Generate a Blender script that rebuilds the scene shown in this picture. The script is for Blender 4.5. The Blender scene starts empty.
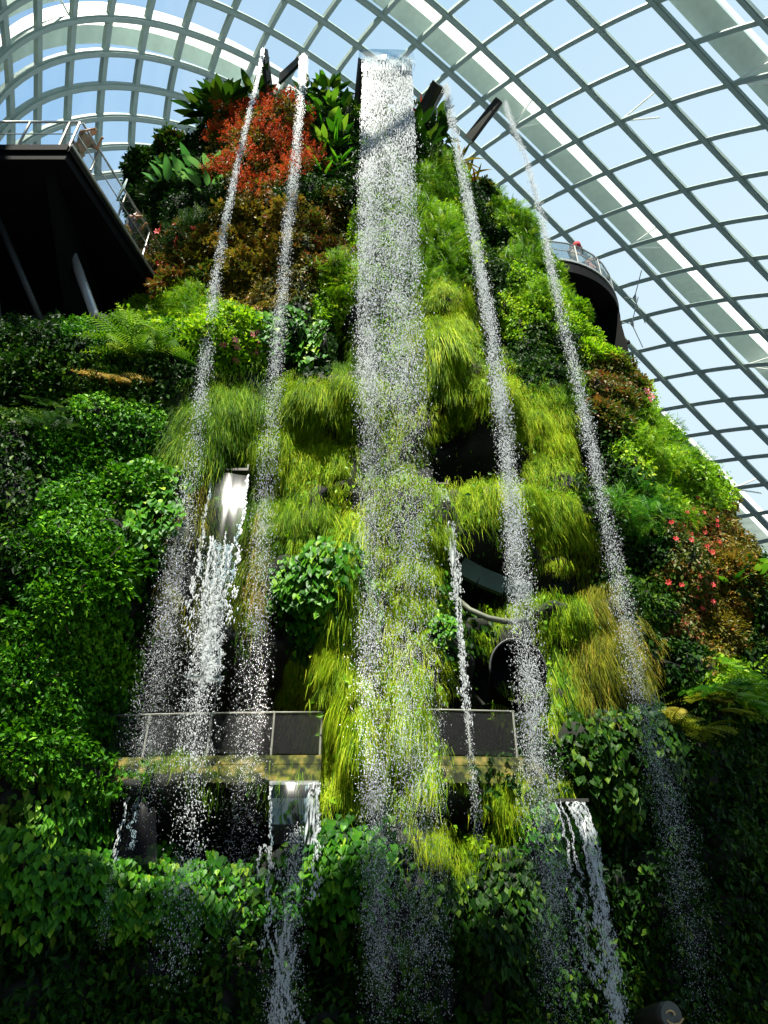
import bpy, bmesh, math, random
import numpy as np
from mathutils import Vector, Matrix

C = bpy.context.scene
rng = np.random.default_rng(7)
random.seed(7)
PI = math.pi

# ------------------------------------------------------------------ camera, sky, sun, exposure
CAM = np.array([0.0, 0.0, 1.6])
FPX = 773.0
PITCH = math.radians(35.6)
cd = bpy.data.cameras.new('camera')
cam = bpy.data.objects.new('camera', cd)
C.collection.objects.link(cam)
cam.location = CAM
cam.rotation_euler = (PI / 2 + PITCH, 0, 0)
cd.sensor_fit = 'VERTICAL'
cd.sensor_height = 36
cd.lens = 36 * FPX / 1024
cd.clip_end = 500
C.camera = cam

C.view_settings.view_transform = 'Standard'
C.view_settings.look = 'None'
C.view_settings.exposure = 0.0
C.view_settings.gamma = 1.0
C.view_settings.use_curve_mapping = False


def lin(c):
    r = []
    for v in c[:3]:
        v = v / 255.0
        r.append(v / 12.92 if v <= 0.04045 else ((v + 0.055) / 1.055) ** 2.4)
    return (r[0], r[1], r[2], 1.0)


world = bpy.data.worlds.new('sky')
C.world = world
world.use_nodes = True
wn, wl = world.node_tree.nodes, world.node_tree.links
wn.clear()
wo = wn.new('ShaderNodeOutputWorld')
bg = wn.new('ShaderNodeBackground')
tc = wn.new('ShaderNodeTexCoord')
dot = wn.new('ShaderNodeVectorMath'); dot.operation = 'DOT_PRODUCT'
dot.inputs[1].default_value = (0.80, 0.60, -0.15)
ramp = wn.new('ShaderNodeValToRGB')
cr = ramp.color_ramp
cr.elements[0].position = 0.0; cr.elements[0].color = lin((30, 46, 70))
cr.elements[1].position = 1.0; cr.elements[1].color = lin((232, 246, 255))
e = cr.elements.new(0.27); e.color = lin((52, 84, 130))
e = cr.elements.new(0.41); e.color = lin((150, 196, 238))
e = cr.elements.new(0.56); e.color = lin((188, 222, 247))
e = cr.elements.new(0.78); e.color = lin((216, 240, 254))
mr = wn.new('ShaderNodeMapRange')
mr.inputs[1].default_value = -1; mr.inputs[2].default_value = 1
nz = wn.new('ShaderNodeTexNoise'); nz.inputs['Scale'].default_value = 2.2
nz.inputs['Detail'].default_value = 4
cm = wn.new('ShaderNodeMapRange')
cm.inputs[1].default_value = 0.45; cm.inputs[2].default_value = 0.75
cm.inputs[3].default_value = 0.0; cm.inputs[4].default_value = 0.35
mxw = wn.new('ShaderNodeMix'); mxw.data_type = 'RGBA'
mxw.inputs[7].default_value = lin((226, 240, 250))
wl.new(tc.outputs['Generated'], dot.inputs[0])
wl.new(tc.outputs['Generated'], nz.inputs['Vector'])
wl.new(dot.outputs['Value'], mr.inputs[0])
wl.new(mr.outputs[0], ramp.inputs[0])
wl.new(nz.outputs[0], cm.inputs[0])
wl.new(cm.outputs[0], mxw.inputs[0])
wl.new(ramp.outputs[0], mxw.inputs[6])
wl.new(mxw.outputs[2], bg.inputs[0])
bg.inputs[1].default_value = 1.08
wl.new(bg.outputs[0], wo.inputs[0])

SUN_DIR = Vector((-0.10, -0.50, 0.87)).normalized()      # towards the sun
sd = bpy.data.lights.new('sun', 'SUN')
sd.energy = 12.5
sd.angle = math.radians(0.55)
sd.color = (1.0, 0.95, 0.84)
sun = bpy.data.objects.new('sun', sd)
sun.rotation_euler = SUN_DIR.to_track_quat('Z', 'Y').to_euler()
sun.location = SUN_DIR * 60
C.collection.objects.link(sun)

# ------------------------------------------------------------------ helpers
SP, CP = math.sin(PITCH), math.cos(PITCH)


def ray(px, py):
    u = (px - 384) / FPX
    v = (512 - py) / FPX
    return np.array([u, CP - v * SP, SP + v * CP])


def at(px, py, y=None, z=None):
    d = ray(px, py)
    t = (y / d[1]) if y is not None else ((z - CAM[2]) / d[2])
    return CAM + d * t


def project(P):
    q = np.asarray(P) - CAM
    dep = q[..., 1] * CP + q[..., 2] * SP
    dep = np.where(np.abs(dep) < 0.2, 0.2, dep)
    x = 384 + FPX * q[..., 0] / dep
    y = 512 - FPX * (-q[..., 1] * SP + q[..., 2] * CP) / dep
    return x, y, dep


def P_(o, **k):
    for a, b in k.items():
        if b is not None:
            o[{'cat': 'category'}.get(a, a)] = b
    return o


def mesh_np(name, V, F, mats, rnd=None, smooth=False, midx=None):
    V = np.asarray(V, dtype=np.float32); F = np.asarray(F, dtype=np.int32)
    me = bpy.data.meshes.new(name)
    n, k = F.shape
    me.vertices.add(len(V)); me.vertices.foreach_set('co', V.ravel())
    me.loops.add(n * k); me.loops.foreach_set('vertex_index', F.ravel())
    me.polygons.add(n)
    me.polygons.foreach_set('loop_start', np.arange(0, n * k, k, dtype=np.int32))
    me.polygons.foreach_set('use_smooth', np.full(n, smooth, dtype=bool))
    if not isinstance(mats, (list, tuple)):
        mats = [mats]
    for m in mats:
        me.materials.append(m)
    if midx is not None:
        me.polygons.foreach_set('material_index', np.asarray(midx, dtype=np.int32))
    me.update(calc_edges=True)
    if rnd is not None:
        a = me.attributes.new('rnd', 'FLOAT', 'POINT')
        a.data.foreach_set('value', np.asarray(rnd, dtype=np.float32))
    return me


def link(name, me, parent=None, loc=None, rz=0.0):
    o = bpy.data.objects.new(name, me)
    C.collection.objects.link(o)
    if parent is not None:
        o.parent = parent
    if loc is not None:
        o.location = loc
    o.rotation_euler = (0, 0, rz)
    return o


def empty(name, loc=(0, 0, 0), rz=0.0, **props):
    o = link(name, None, None, loc, rz)
    o.empty_display_size = 0.3
    return P_(o, **props)


class MB:
    """collects boxes, bars, tubes and prisms into one mesh"""
    def __init__(s):
        s.v = []; s.f = []

    def add(s, vs, fs):
        b = len(s.v)
        s.v += [tuple(map(float, q)) for q in vs]
        s.f += [tuple(b + i for i in f) for f in fs]

    def box(s, lo, hi):
        x0, y0, z0 = lo; x1, y1, z1 = hi
        s.add([(x0, y0, z0), (x1, y0, z0), (x1, y1, z0), (x0, y1, z0), (x0, y0, z1), (x1, y0, z1), (x1, y1, z1), (x0, y1, z1)],
              [(0, 3, 2, 1), (4, 5, 6, 7), (0, 1, 5, 4), (1, 2, 6, 5), (2, 3, 7, 6), (3, 0, 4, 7)])

    def bar(s, a, b, w, h=None, up=(0, 0, 1)):
        a = Vector(a); b = Vector(b); h = h or w
        d = (b - a).normalized(); u = Vector(up)
        x = d.cross(u)
        if x.length < 1e-3:
            x = d.cross(Vector((1, 0, 0)))
        x.normalize(); u = x.cross(d).normalized()
        vs = []
        for p in (a, b):
            for sx, sy in ((-1, -1), (1, -1), (1, 1), (-1, 1)):
                vs.append(p + x * (sx * w / 2) + u * (sy * h / 2))
        s.add(vs, [(0, 3, 2, 1), (4, 5, 6, 7), (0, 1, 5, 4), (1, 2, 6, 5), (2, 3, 7, 6), (3, 0, 4, 7)])

    def tube(s, pts, r, n=8, cap=True):
        pts = [Vector(p) for p in pts]
        rr = r if isinstance(r, (list, tuple)) else [r] * len(pts)
        base = len(s.v); ref = None
        for i, p in enumerate(pts):
            d = (pts[min(i + 1, len(pts) - 1)] - pts[max(i - 1, 0)]).normalized()
            if ref is None:
                ref = d.orthogonal().normalized()
            ref = (ref - d * ref.dot(d)).normalized()
            o = d.cross(ref)
            for k in range(n):
                a = 2 * PI * k / n
                s.v.append(tuple(p + (ref * math.cos(a) + o * math.sin(a)) * rr[i]))
        for i in range(len(pts) - 1):
            for k in range(n):
                a = base + i * n + k; b = base + i * n + (k + 1) % n
                s.f.append((a, b, b + n, a + n))
        if cap:
            s.f.append(tuple(base + k for k in reversed(range(n))))
            s.f.append(tuple(base + (len(pts) - 1) * n + k for k in range(n)))

    def prism(s, poly, z0, z1):
        n = len(poly)
        s.add([(x, y, z0) for x, y in poly] + [(x, y, z1) for x, y in poly],
              [tuple(reversed(range(n))), tuple(range(n, 2 * n))] + [(i, (i + 1) % n, n + (i + 1) % n, n + i) for i in range(n)])

    def build(s, name, mat, parent=None, loc=None, rz=0.0, smooth=False):
        me = bpy.data.meshes.new(name)
        me.from_pydata(s.v, [], s.f); me.update()
        me.materials.append(mat)
        if smooth:
            for p in me.polygons:
                p.use_smooth = len(p.vertices) == 4
        return link(name, me, parent, loc, rz)


def vnoise(x, y, seed=0):
    """smooth 2D value noise in -1..1"""
    r = np.random.default_rng(seed).random((64, 64)) * 2 - 1
    xi = np.floor(x).astype(int); yi = np.floor(y).astype(int)
    fx = x - xi; fy = y - yi
    fx = fx * fx * (3 - 2 * fx); fy = fy * fy * (3 - 2 * fy)
    g = lambda a, b: r[a % 64, b % 64]
    return (g(xi, yi) * (1 - fx) + g(xi + 1, yi) * fx) * (1 - fy) + (g(xi, yi + 1) * (1 - fx) + g(xi + 1, yi + 1) * fx) * fy


# ------------------------------------------------------------------ materials
def base_mat(name):
    m = bpy.data.materials.new(name); m.use_nodes = True
    nt = m.node_tree
    return m, nt.nodes, nt.links, nt.nodes['Principled BSDF'], nt.nodes['Material Output']


def plain(name, col, rough=0.6, metal=0.0, noise=0.12, nscale=3.0, bump=0.0):
    m, n, l, b, o = base_mat(name)
    tcn = n.new('ShaderNodeTexCoord')
    no = n.new('ShaderNodeTexNoise'); no.inputs['Scale'].default_value = nscale; no.inputs['Detail'].default_value = 5
    rp = n.new('ShaderNodeValToRGB')
    c = lin(col)
    rp.color_ramp.elements[0].position = 0.3; rp.color_ramp.elements[1].position = 0.7
    rp.color_ramp.elements[0].color = tuple(v * (1 - noise) for v in c[:3]) + (1,)
    rp.color_ramp.elements[1].color = tuple(min(1, v * (1 + noise)) for v in c[:3]) + (1,)
    l.new(tcn.outputs['Object'], no.inputs['Vector']); l.new(no.outputs[0], rp.inputs[0]); l.new(rp.outputs[0], b.inputs['Base Color'])
    b.inputs['Roughness'].default_value = rough; b.inputs['Metallic'].default_value = metal
    if bump:
        bp = n.new('ShaderNodeBump'); bp.inputs['Strength'].default_value = bump
        l.new(no.outputs[0], bp.inputs['Height']); l.new(bp.outputs[0], b.inputs['Normal'])
    return m


def leaf_mat(name, cols, rough=0.45, trans=0.35, spread=0.25, spec=0.35):
    """leaf colour from a per-leaf random value, shifted a little per plant"""
    m, n, l, b, o = base_mat(name)
    at_ = n.new('ShaderNodeAttribute'); at_.attribute_name = 'rnd'
    oi = n.new('ShaderNodeObjectInfo')
    s1 = n.new('ShaderNodeMath'); s1.operation = 'MULTIPLY_ADD'
    s1.inputs[1].default_value = spread; s1.inputs[2].default_value = -spread / 2
    ad = n.new('ShaderNodeMath'); ad.operation = 'ADD'; ad.use_clamp = True
    rp = n.new('ShaderNodeValToRGB')
    els = rp.color_ramp.elements
    k = len(cols)
    els[0].position = 0; els[0].color = lin(cols[0]); els[1].position = 1; els[1].color = lin(cols[-1])
    for i in range(1, k - 1):
        e_ = els.new(i / (k - 1)); e_.color = lin(cols[i])
    l.new(oi.outputs['Random'], s1.inputs[0]); l.new(at_.outputs['Fac'], ad.inputs[0]); l.new(s1.outputs[0], ad.inputs[1])
    l.new(ad.outputs[0], rp.inputs[0]); l.new(rp.outputs[0], b.inputs['Base Color'])
    b.inputs['Roughness'].default_value = rough
    b.inputs['Specular IOR Level'].default_value = spec
    tr = n.new('ShaderNodeBsdfTranslucent'); mx = n.new('ShaderNodeMixShader'); mx.inputs[0].default_value = trans
    l.new(rp.outputs[0], tr.inputs['Color']); l.new(b.outputs[0], mx.inputs[1]); l.new(tr.outputs[0], mx.inputs[2])
    l.new(mx.outputs[0], o.inputs['Surface'])
    return m


def glass_mat(name, tint=(0.9, 0.96, 0.95), refl=0.06, rough=0.02, fres=0.35):
    m, n, l, b, o = base_mat(name)
    n.remove(b)
    t = n.new('ShaderNodeBsdfTransparent'); t.inputs[0].default_value = (*tint, 1)
    g = n.new('ShaderNodeBsdfGlossy'); g.inputs['Roughness'].default_value = rough
    mx = n.new('ShaderNodeMixShader')
    lw = n.new('ShaderNodeLayerWeight'); lw.inputs['Blend'].default_value = 0.25
    mu = n.new('ShaderNodeMath'); mu.operation = 'MULTIPLY_ADD'; mu.inputs[1].default_value = fres; mu.inputs[2].default_value = refl
    mu.use_clamp = True
    l.new(lw.outputs['Fresnel'], mu.inputs[0]); l.new(mu.outputs[0], mx.inputs[0])
    l.new(t.outputs[0], mx.inputs[1]); l.new(g.outputs[0], mx.inputs[2]); l.new(mx.outputs[0], o.inputs['Surface'])
    return m


M = {}
M['steel'] = plain('grey green painted steel', (160, 178, 168), 0.5, 0.0, 0.06)
M['steel_dark'] = plain('dark steel', (46, 48, 46), 0.5, 0.2, 0.1)
M['plate'] = plain('shade tinted steel plate', (222, 236, 226), 0.5, 0.0, 0.05)  # greenish tint stands in for the shaded face of the white arch
M['white_steel'] = plain('white painted steel', (236, 238, 232), 0.5, 0.0, 0.03)
M['rail'] = plain('satin steel rail', (176, 176, 168), 0.35, 0.6, 0.05)
M['soffit'] = plain('shade black panel', (9, 10, 10), 0.7, 0.0, 0.3, 1.5)  # black holds the shade of undersides and recesses in its colour
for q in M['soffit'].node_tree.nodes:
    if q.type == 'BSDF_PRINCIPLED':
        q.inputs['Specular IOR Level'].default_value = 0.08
M['concrete'] = plain('mossy concrete', (134, 122, 66), 0.9, 0.0, 0.45, 7.0, 0.6)
_r = [q for q in M['concrete'].node_tree.nodes if q.type == 'VALTORGB'][0].color_ramp
_r.elements[0].color = lin((30, 38, 8)); _r.elements[0].position = .42; _r.elements[1].color = lin((132, 118, 56)); _r.elements[1].position = .68
_e = _r.elements.new(.54); _e.color = lin((78, 84, 22))
M['concrete_dark'] = plain('plain dark concrete', (44, 52, 46), 0.8, 0.0, 0.35, 1.2, 0.3)  # darker tone for the recess panels and the walkway underside
M['trough'] = plain('dark bronze trough', (62, 62, 56), 0.4, 0.4, 0.15)
M['rail_dull'] = plain('weathered grey rail', (118, 120, 108), 0.5, 0.2, 0.1)
M['pane'] = glass_mat('roof glass', (0.97, 0.985, 0.98), 0.015)
M['balustrade'] = glass_mat('balustrade glass', (0.80, 0.84, 0.82), 0.08)
M['ground'] = plain('dark wet stone', (34, 36, 32), 0.5, 0.0, 0.4, 1.0, 0.2)
M['bark'] = plain('brown stem', (70, 60, 36), 0.8, 0.0, 0.3, 8)

# rock and soil of the planted wall
m, n, l, b, o = base_mat('dark planted wall')
no = n.new('ShaderNodeTexNoise'); no.inputs['Scale'].default_value = 1.3; no.inputs['Detail'].default_value = 8
tcn = n.new('ShaderNodeTexCoord'); rp = n.new('ShaderNodeValToRGB')
rp.color_ramp.elements[0].position = 0.35; rp.color_ramp.elements[0].color = lin((7, 9, 5))
rp.color_ramp.elements[1].position = 0.7; rp.color_ramp.elements[1].color = lin((20, 27, 11))
l.new(tcn.outputs['Object'], no.inputs['Vector']); l.new(no.outputs[0], rp.inputs[0]); l.new(rp.outputs[0], b.inputs['Base Color'])
bp = n.new('ShaderNodeBump'); bp.inputs['Strength'].default_value = 0.8
l.new(no.outputs[0], bp.inputs['Height']); l.new(bp.outputs[0], b.inputs['Normal'])
b.inputs['Roughness'].default_value = 0.9
M['rock'] = m

# woven mesh infill of the railings: fine diagonal wires, open between
m, n, l, b, o = base_mat('woven wire mesh')
tcn = n.new('ShaderNodeTexCoord')
mxs = n.new('ShaderNodeMixShader'); t = n.new('ShaderNodeBsdfTransparent')
b.inputs['Base Color'].default_value = lin((34, 36, 33)); b.inputs['Metallic'].default_value = 0.0; b.inputs['Roughness'].default_value = 0.5
prev = None
for sgn in (1, -1):
    dn = n.new('ShaderNodeVectorMath'); dn.operation = 'DOT_PRODUCT'; dn.inputs[1].default_value = (1.0, 1.0, sgn * 1.0)
    l.new(tcn.outputs['Object'], dn.inputs[0])
    mm = n.new('ShaderNodeMath'); mm.operation = 'MULTIPLY'; mm.inputs[1].default_value = 24
    fr = n.new('ShaderNodeMath'); fr.operation = 'FRACT'
    lt = n.new('ShaderNodeMath'); lt.operation = 'LESS_THAN'; lt.inputs[1].default_value = 0.08
    l.new(dn.outputs['Value'], mm.inputs[0]); l.new(mm.outputs[0], fr.inputs[0]); l.new(fr.outputs[0], lt.inputs[0])
    if prev is not None:
        mxm = n.new('ShaderNodeMath'); mxm.operation = 'MAXIMUM'
        l.new(prev.outputs[0], mxm.inputs[0]); l.new(lt.outputs[0], mxm.inputs[1]); prev = mxm
    else:
        prev = lt
l.new(prev.outputs[0], mxs.inputs[0]); l.new(t.outputs[0], mxs.inputs[1]); l.new(b.outputs[0], mxs.inputs[2])
l.new(mxs.outputs[0], o.inputs['Surface'])
M['mesh'] = m

# water
m, n, l, b, o = base_mat('falling water drops')
b.inputs['Base Color'].default_value = (0.46, 0.50, 0.50, 1); b.inputs['Roughness'].default_value = 0.15
b.inputs['Specular IOR Level'].default_value = 0.6
M['drops'] = m
M['sheet'] = glass_mat('thin water sheet', (0.66, 0.76, 0.80), 0.015, 0.2, 0.09)
m, n, l, b, o = base_mat('white broken water')
b.inputs['Base Color'].default_value = (0.42, 0.46, 0.46, 1); b.inputs['Roughness'].default_value = 0.2
t = n.new('ShaderNodeBsdfTransparent'); mxs = n.new('ShaderNodeMixShader')
no = n.new('ShaderNodeTexNoise'); no.inputs['Scale'].default_value = 1.0; no.inputs['Detail'].default_value = 4
tcn = n.new('ShaderNodeTexCoord'); mp = n.new('ShaderNodeMapping'); mp.inputs['Scale'].default_value = (26, 26, 1.4)
rp = n.new('ShaderNodeValToRGB'); rp.color_ramp.elements[0].position = 0.46; rp.color_ramp.elements[1].position = 0.62
l.new(tcn.outputs['Object'], mp.inputs[0]); l.new(mp.outputs[0], no.inputs['Vector']); l.new(no.outputs[0], rp.inputs[0])
l.new(rp.outputs[0], mxs.inputs[0]); l.new(t.outputs[0], mxs.inputs[1]); l.new(b.outputs[0], mxs.inputs[2]); l.new(mxs.outputs[0], o.inputs['Surface'])
M['veil'] = m

# plants
L = {
    'lime': leaf_mat('lime trailing grass', [(40, 80, 6), (104, 146, 10), (152, 186, 22), (204, 214, 56)], 0.6, 0.35, 0.35, 0.12),
    'midgrass': leaf_mat('mid green trailing grass', [(30, 66, 6), (72, 120, 12), (112, 156, 22), (164, 184, 50)], 0.6, 0.35, 0.35, 0.12),
    'olive': leaf_mat('olive trailing grass', [(36, 44, 8), (84, 100, 14), (136, 146, 26), (176, 150, 60)], 0.6, 0.35, 0.35, 0.12),
    'smallgreen': leaf_mat('small bright green leaves', [(16, 52, 4), (44, 100, 8), (80, 142, 16), (136, 190, 40)], 0.5, 0.3, 0.2, 0.15),
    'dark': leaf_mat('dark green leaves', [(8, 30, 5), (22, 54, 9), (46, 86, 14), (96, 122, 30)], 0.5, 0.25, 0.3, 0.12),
    'vine': leaf_mat('glossy heart leaves', [(18, 60, 8), (46, 106, 14), (86, 148, 24), (160, 192, 56)], 0.45, 0.3, 0.3, 0.2),
    'lush': leaf_mat('lush fresh green leaves', [(50, 100, 8), (104, 156, 12), (146, 190, 24), (196, 212, 50)], 0.5, 0.4, 0.3, 0.25),
    'mixed': leaf_mat('green and russet leaves', [(34, 60, 14), (78, 104, 22), (124, 96, 34), (136, 56, 30)], 0.5, 0.3, 0.3, 0.3),
    'gold': leaf_mat('golden olive leaves', [(44, 54, 10), (92, 98, 20), (140, 122, 34), (160, 88, 36)], 0.5, 0.3, 0.3, 0.3),
    'orange': leaf_mat('orange red flowers', [(120, 44, 14), (190, 66, 24), (226, 100, 46), (170, 96, 30)], 0.6, 0.3, 0.2, 0.2),
    'red': leaf_mat('red flowers', [(170, 20, 24), (210, 40, 50), (226, 80, 80)], 0.5, 0.3, 0.2, 0.3),
    'pink': leaf_mat('pink flowers', [(210, 90, 110), (232, 140, 150), (240, 180, 180)], 0.5, 0.3, 0.2, 0.3),
    'palegreen': leaf_mat('pale broad leaves', [(60, 130, 50), (110, 170, 80), (170, 205, 120)], 0.35, 0.3, 0.3, 0.5),
    'yellowleaf': leaf_mat('yellow leaf', [(190, 190, 60), (210, 205, 90)], 0.4, 0.3, 0.2, 0.4),
    'bronze': leaf_mat('bronze gold fern', [(150, 124, 40), (184, 150, 60), (200, 176, 90)], 0.5, 0.3, 0.2, 0.2),
    'fern': leaf_mat('fern green', [(30, 90, 14), (64, 136, 20), (110, 170, 30), (150, 190, 50)], 0.5, 0.35, 0.3, 0.3),
}

# ------------------------------------------------------------------ the planted mountain: a tall lobed drum, radius given by direction and height
AX, AY = -2.5, 25.0
TH = np.array([-150, -90, -60, -40, -25, 0, 25, 45, 60, 90, 150.0])
ZR = np.array([0, 5, 10, 14, 16.6, 18.0, 24, 29, 31.5, 33.5])
RT = np.array([
    [15, 15.5, 16.5, 17.5, 15.5, 12.8, 13.2, 14.5, 16, 17, 15],
    [15, 15.5, 16.5, 17.2, 15.3, 12.5, 13.0, 14.2, 15.8, 16.5, 15],
    [15, 15.0, 16.0, 17.0, 15.0, 12.1, 12.6, 13.8, 15.3, 15.8, 14],
    [14, 14.5, 15.3, 16.3, 14.4, 11.8, 12.2, 13.1, 14.1, 14.4, 13],
    [13, 13.6, 14.6, 15.5, 13.4, 11.6, 11.8, 12.5, 13.3, 13.5, 12],
    [11, 9.0, 9.5, 10.0, 10.3, 11.3, 11.6, 12.3, 13.0, 13.1, 12],
    [10, 9.3, 9.5, 9.7, 10.2, 10.9, 11.1, 11.2, 11.1, 10.7, 10.0],
    [10, 9.7, 9.8, 9.9, 10.2, 10.4, 10.3, 9.7, 9.1, 8.6, 8.5],
    [9.0, 9.9, 10.0, 10.0, 10.0, 10.0, 9.6, 8.8, 8.1, 7.5, 7.5],
    [7.5, 9.0, 9.1, 9.1, 9.1, 9.0, 8.6, 7.8, 7.2, 6.6, 6.6]])
NT, NS = 560, 300
th_g = np.linspace(-150, 150, NT)
zs_g = np.concatenate([np.linspace(0, 33.5, NS - 24), 33.5 + 1.2 * np.sin(np.linspace(0.06, 1, 24) * PI / 2)])
capf = np.concatenate([np.ones(NS - 24), np.cos(np.linspace(0.06, 1, 24) * PI / 2)])


def smooth_interp(x, xs, ys):
    """monotone-ish smooth interpolation (cosine between knots)"""
    i = np.clip(np.searchsorted(xs, x) - 1, 0, len(xs) - 2)
    t = np.clip((x - xs[i]) / (xs[i + 1] - xs[i]), 0, 1)
    t = 0.5 * t + 0.5 * t * t * (3 - 2 * t)
    return ys[i] * (1 - t)[:, None] + ys[i + 1] * t[:, None]


tmp = smooth_interp(np.minimum(zs_g, 33.5), ZR, RT)                 # NS x 11
R0 = smooth_interp(th_g, TH, tmp.T).T                               # NS x NT
R0 = R0 * capf[:, None]
TT, ZZ = np.meshgrid(np.radians(th_g), zs_g)


def to_xyz(R):
    return np.stack([AX + R * np.sin(TT), AY - R * np.cos(TT), ZZ], -1)


def grid_normals(G):
    du = np.gradient(G, axis=1); dv = np.gradient(G, axis=0)
    nn = np.cross(du, dv)
    return nn / np.maximum(np.linalg.norm(nn, axis=-1, keepdims=True), 1e-9)


G0 = to_xyz(R0)
gx, gy, gd = project(G0)
N0 = grid_normals(G0)
front = (N0 * (CAM - G0)).sum(-1) > 0.02 * gd


def pick_idx(px, py, gx=gx, gy=gy, fr=front):
    d2 = (gx - px) ** 2 + (gy - py) ** 2 + np.where(fr, 0, 1e6)
    return np.unravel_index(np.argmin(d2), d2.shape)


# ledges that bulge out (+) and hollows that go in (-): place seen in the view, half sizes in metres
BUMPS = [
    # hollows
    (475, 462, 1.1, .75, -1.7), (455, 425, .5, .5, -1.0), (492, 570, 1.0, .55, -1.8), (552, 588, .8, .55, -1.5), (500, 600, .7, .35, -1.5),
    (205, 690, 1.75, .85, -2.4), (285, 700, .8, .9, -2.2), (135, 660, .7, .9, -1.6), (150, 740, 1.2, .55, -2.2), (270, 745, 1.2, .5, -2.2),
    (150, 835, 1.3, .55, -1.8), (225, 830, .8, .55, -1.6), (90, 800, .5, .4, -1.0),
    (470, 725, .75, .6, -1.8), (500, 735, .7, .5, -1.8), (470, 825, .8, .35, -1.6), (515, 668, .55, .55, -1.3),
    (345, 335, .4, 1.1, -1.3), (345, 230, .5, 1.3, -.8), (290, 265, .5, .7, -.8), (235, 300, .6, .6, -.4),
    (495, 250, .5, 1.2, -1.0), (505, 330, .5, .8, -.8), (590, 470, .7, 1.3, -1.0), (590, 560, .6, 1.0, -.8), (560, 370, .5, .7, -.8),
    (670, 690, .7, .5, -1.2), (640, 560, .5, 1.0, -.7), (325, 250, .4, 1.2, -.6), (340, 505, .3, .4, -.8), (155, 590, .4, .9, -.9), (170, 700, .8, .8, -1.0),
    (330, 960, .7, .6, -.7), (130, 300, .8, .8, -.5),
    # bulges
    (442, 330, .75, 1.6, .9), (480, 405, .8, .5, .7), (430, 230, .9, 1.5, .5), (545, 435, .6, .9, .7), (500, 512, 1.3, .45, .9), (565, 525, .7, .5, .9),
    (325, 415, 1.2, .7, .8), (310, 465, 1.0, .5, .8), (280, 530, .9, .5, .6), (320, 595, .9, .7, .8), (320, 680, .8, .5, 1.0), (345, 745, .7, .9, 1.1),
    (430, 600, .5, 1.2, .5), (415, 750, .45, 1.0, 1.0), (460, 848, .7, .22, .9), (545, 620, .8, .35, .9), (540, 690, .5, .5, .5), (600, 670, .8, .9, .5),
    (525, 215, .8, 1.2, .5), (545, 290, .9, 1.2, .6), (500, 180, .7, .8, .4), (640, 430, 1.1, 1.1, .6), (690, 490, 1.0, 1.0, .5), (700, 590, 1.0, 1.3, .6),
    (625, 330, .7, 1.0, .3), (620, 770, 1.0, .9, .6), (340, 870, 1.0, .8, .6), (180, 890, 1.6, .6, .7), (50, 870, 1.2, 1.0, .6), (90, 560, 1.2, 2.0, .6),
    (50, 660, 1.0, 1.3, .5), (120, 450, 1.0, 1.2, .4), (70, 350, 1.8, .5, .4), (300, 345, .9, .7, .8), (220, 350, 1.1, .6, .5), (235, 430, .8, .8, .5),
    (260, 140, 1.3, 1.3, .5), (180, 200, 1.2, 1.0, .5), (150, 150, 1.4, 1.2, .4), (180, 260, .9, .7, .5), (720, 700, 1.2, .6, .5), (500, 930, .9, .7, .4),
    (580, 760, .5, .5, .3), (530, 790, .5, .3, .7), (240, 180, 1.0, 1.0, .3), (560, 500, .6, .3, .4), (400, 500, .5, .5, .5),
]
D = 0.42 * vnoise(TT * 9 + 3, ZZ * .55, 1) + 0.30 * vnoise(TT * 20, ZZ * 1.3, 2) + 0.22 * vnoise(TT * 45, ZZ * 3.0, 3)
for px, py, hw, hh, amp in BUMPS:
    i, j = pick_idx(px, py)
    t0, z0, r0 = TT[i, j], ZZ[i, j], R0[i, j]
    du = (TT - t0) * r0 / hw
    dv = (ZZ - z0) / hh
    if amp < 0:
        q = np.maximum(np.abs(du), np.abs(dv)) * .45 + np.hypot(du, dv) * .55 + 0.18 * vnoise(TT * 30, ZZ * 2.2, 5)
        w = np.clip((1.18 - q) / 0.36, 0, 1); w = w * w * (3 - 2 * w)
    else:
        dv2 = np.where(dv < 0, dv * 1.7, dv)          # rounder above, sharper underside
        w = np.exp(-(np.abs(du) ** 2.4 + np.abs(dv2) ** 2.4) * 1.1) * .55
    D = D + amp * w
R1 = R0 + D * np.clip(capf * 1.2, 0, 1)[:, None]
R1 = np.maximum(R1, 0.05)
G1 = to_xyz(R1)
N1 = grid_normals(G1)
g1x, g1y, g1d = project(G1)
view = CAM - G1; view /= np.linalg.norm(view, axis=-1, keepdims=True)
front1 = (N1 * view).sum(-1) > 0.03


def pick(px, py):
    """point and outward normal of the planted wall seen at a pixel (nearest to the eye)"""
    d2 = (g1x - px) ** 2 + (g1y - py) ** 2 + np.where(front1, 0, 1e6)
    near = d2 < 9.0
    if near.any():
        dd = np.where(near, g1d, 1e9)
        i, j = np.unravel_index(np.argmin(dd), dd.shape)
    else:
        i, j = np.unravel_index(np.argmin(d2), d2.shape)
    return G1[i, j], N1[i, j]


idx = np.arange(NT * NS).reshape(NS, NT)
Fq = np.stack([idx[:-1, :-1], idx[:-1, 1:], idx[1:, 1:], idx[1:, :-1]], -1).reshape(-1, 4)
wall = link('wall_mountain', mesh_np('wall_mountain', G1.reshape(-1, 3), Fq, M['rock'], smooth=True))
P_(wall, kind='structure', label='tall planted rock wall of the indoor mountain')

fl = MB(); fl.prism([(60 * math.cos(a), 20 + 60 * math.sin(a)) for a in np.linspace(0, 2 * PI, 64, endpoint=False)], -0.3, 0.0)
P_(fl.build('floor', M['ground']), kind='structure')

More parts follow.
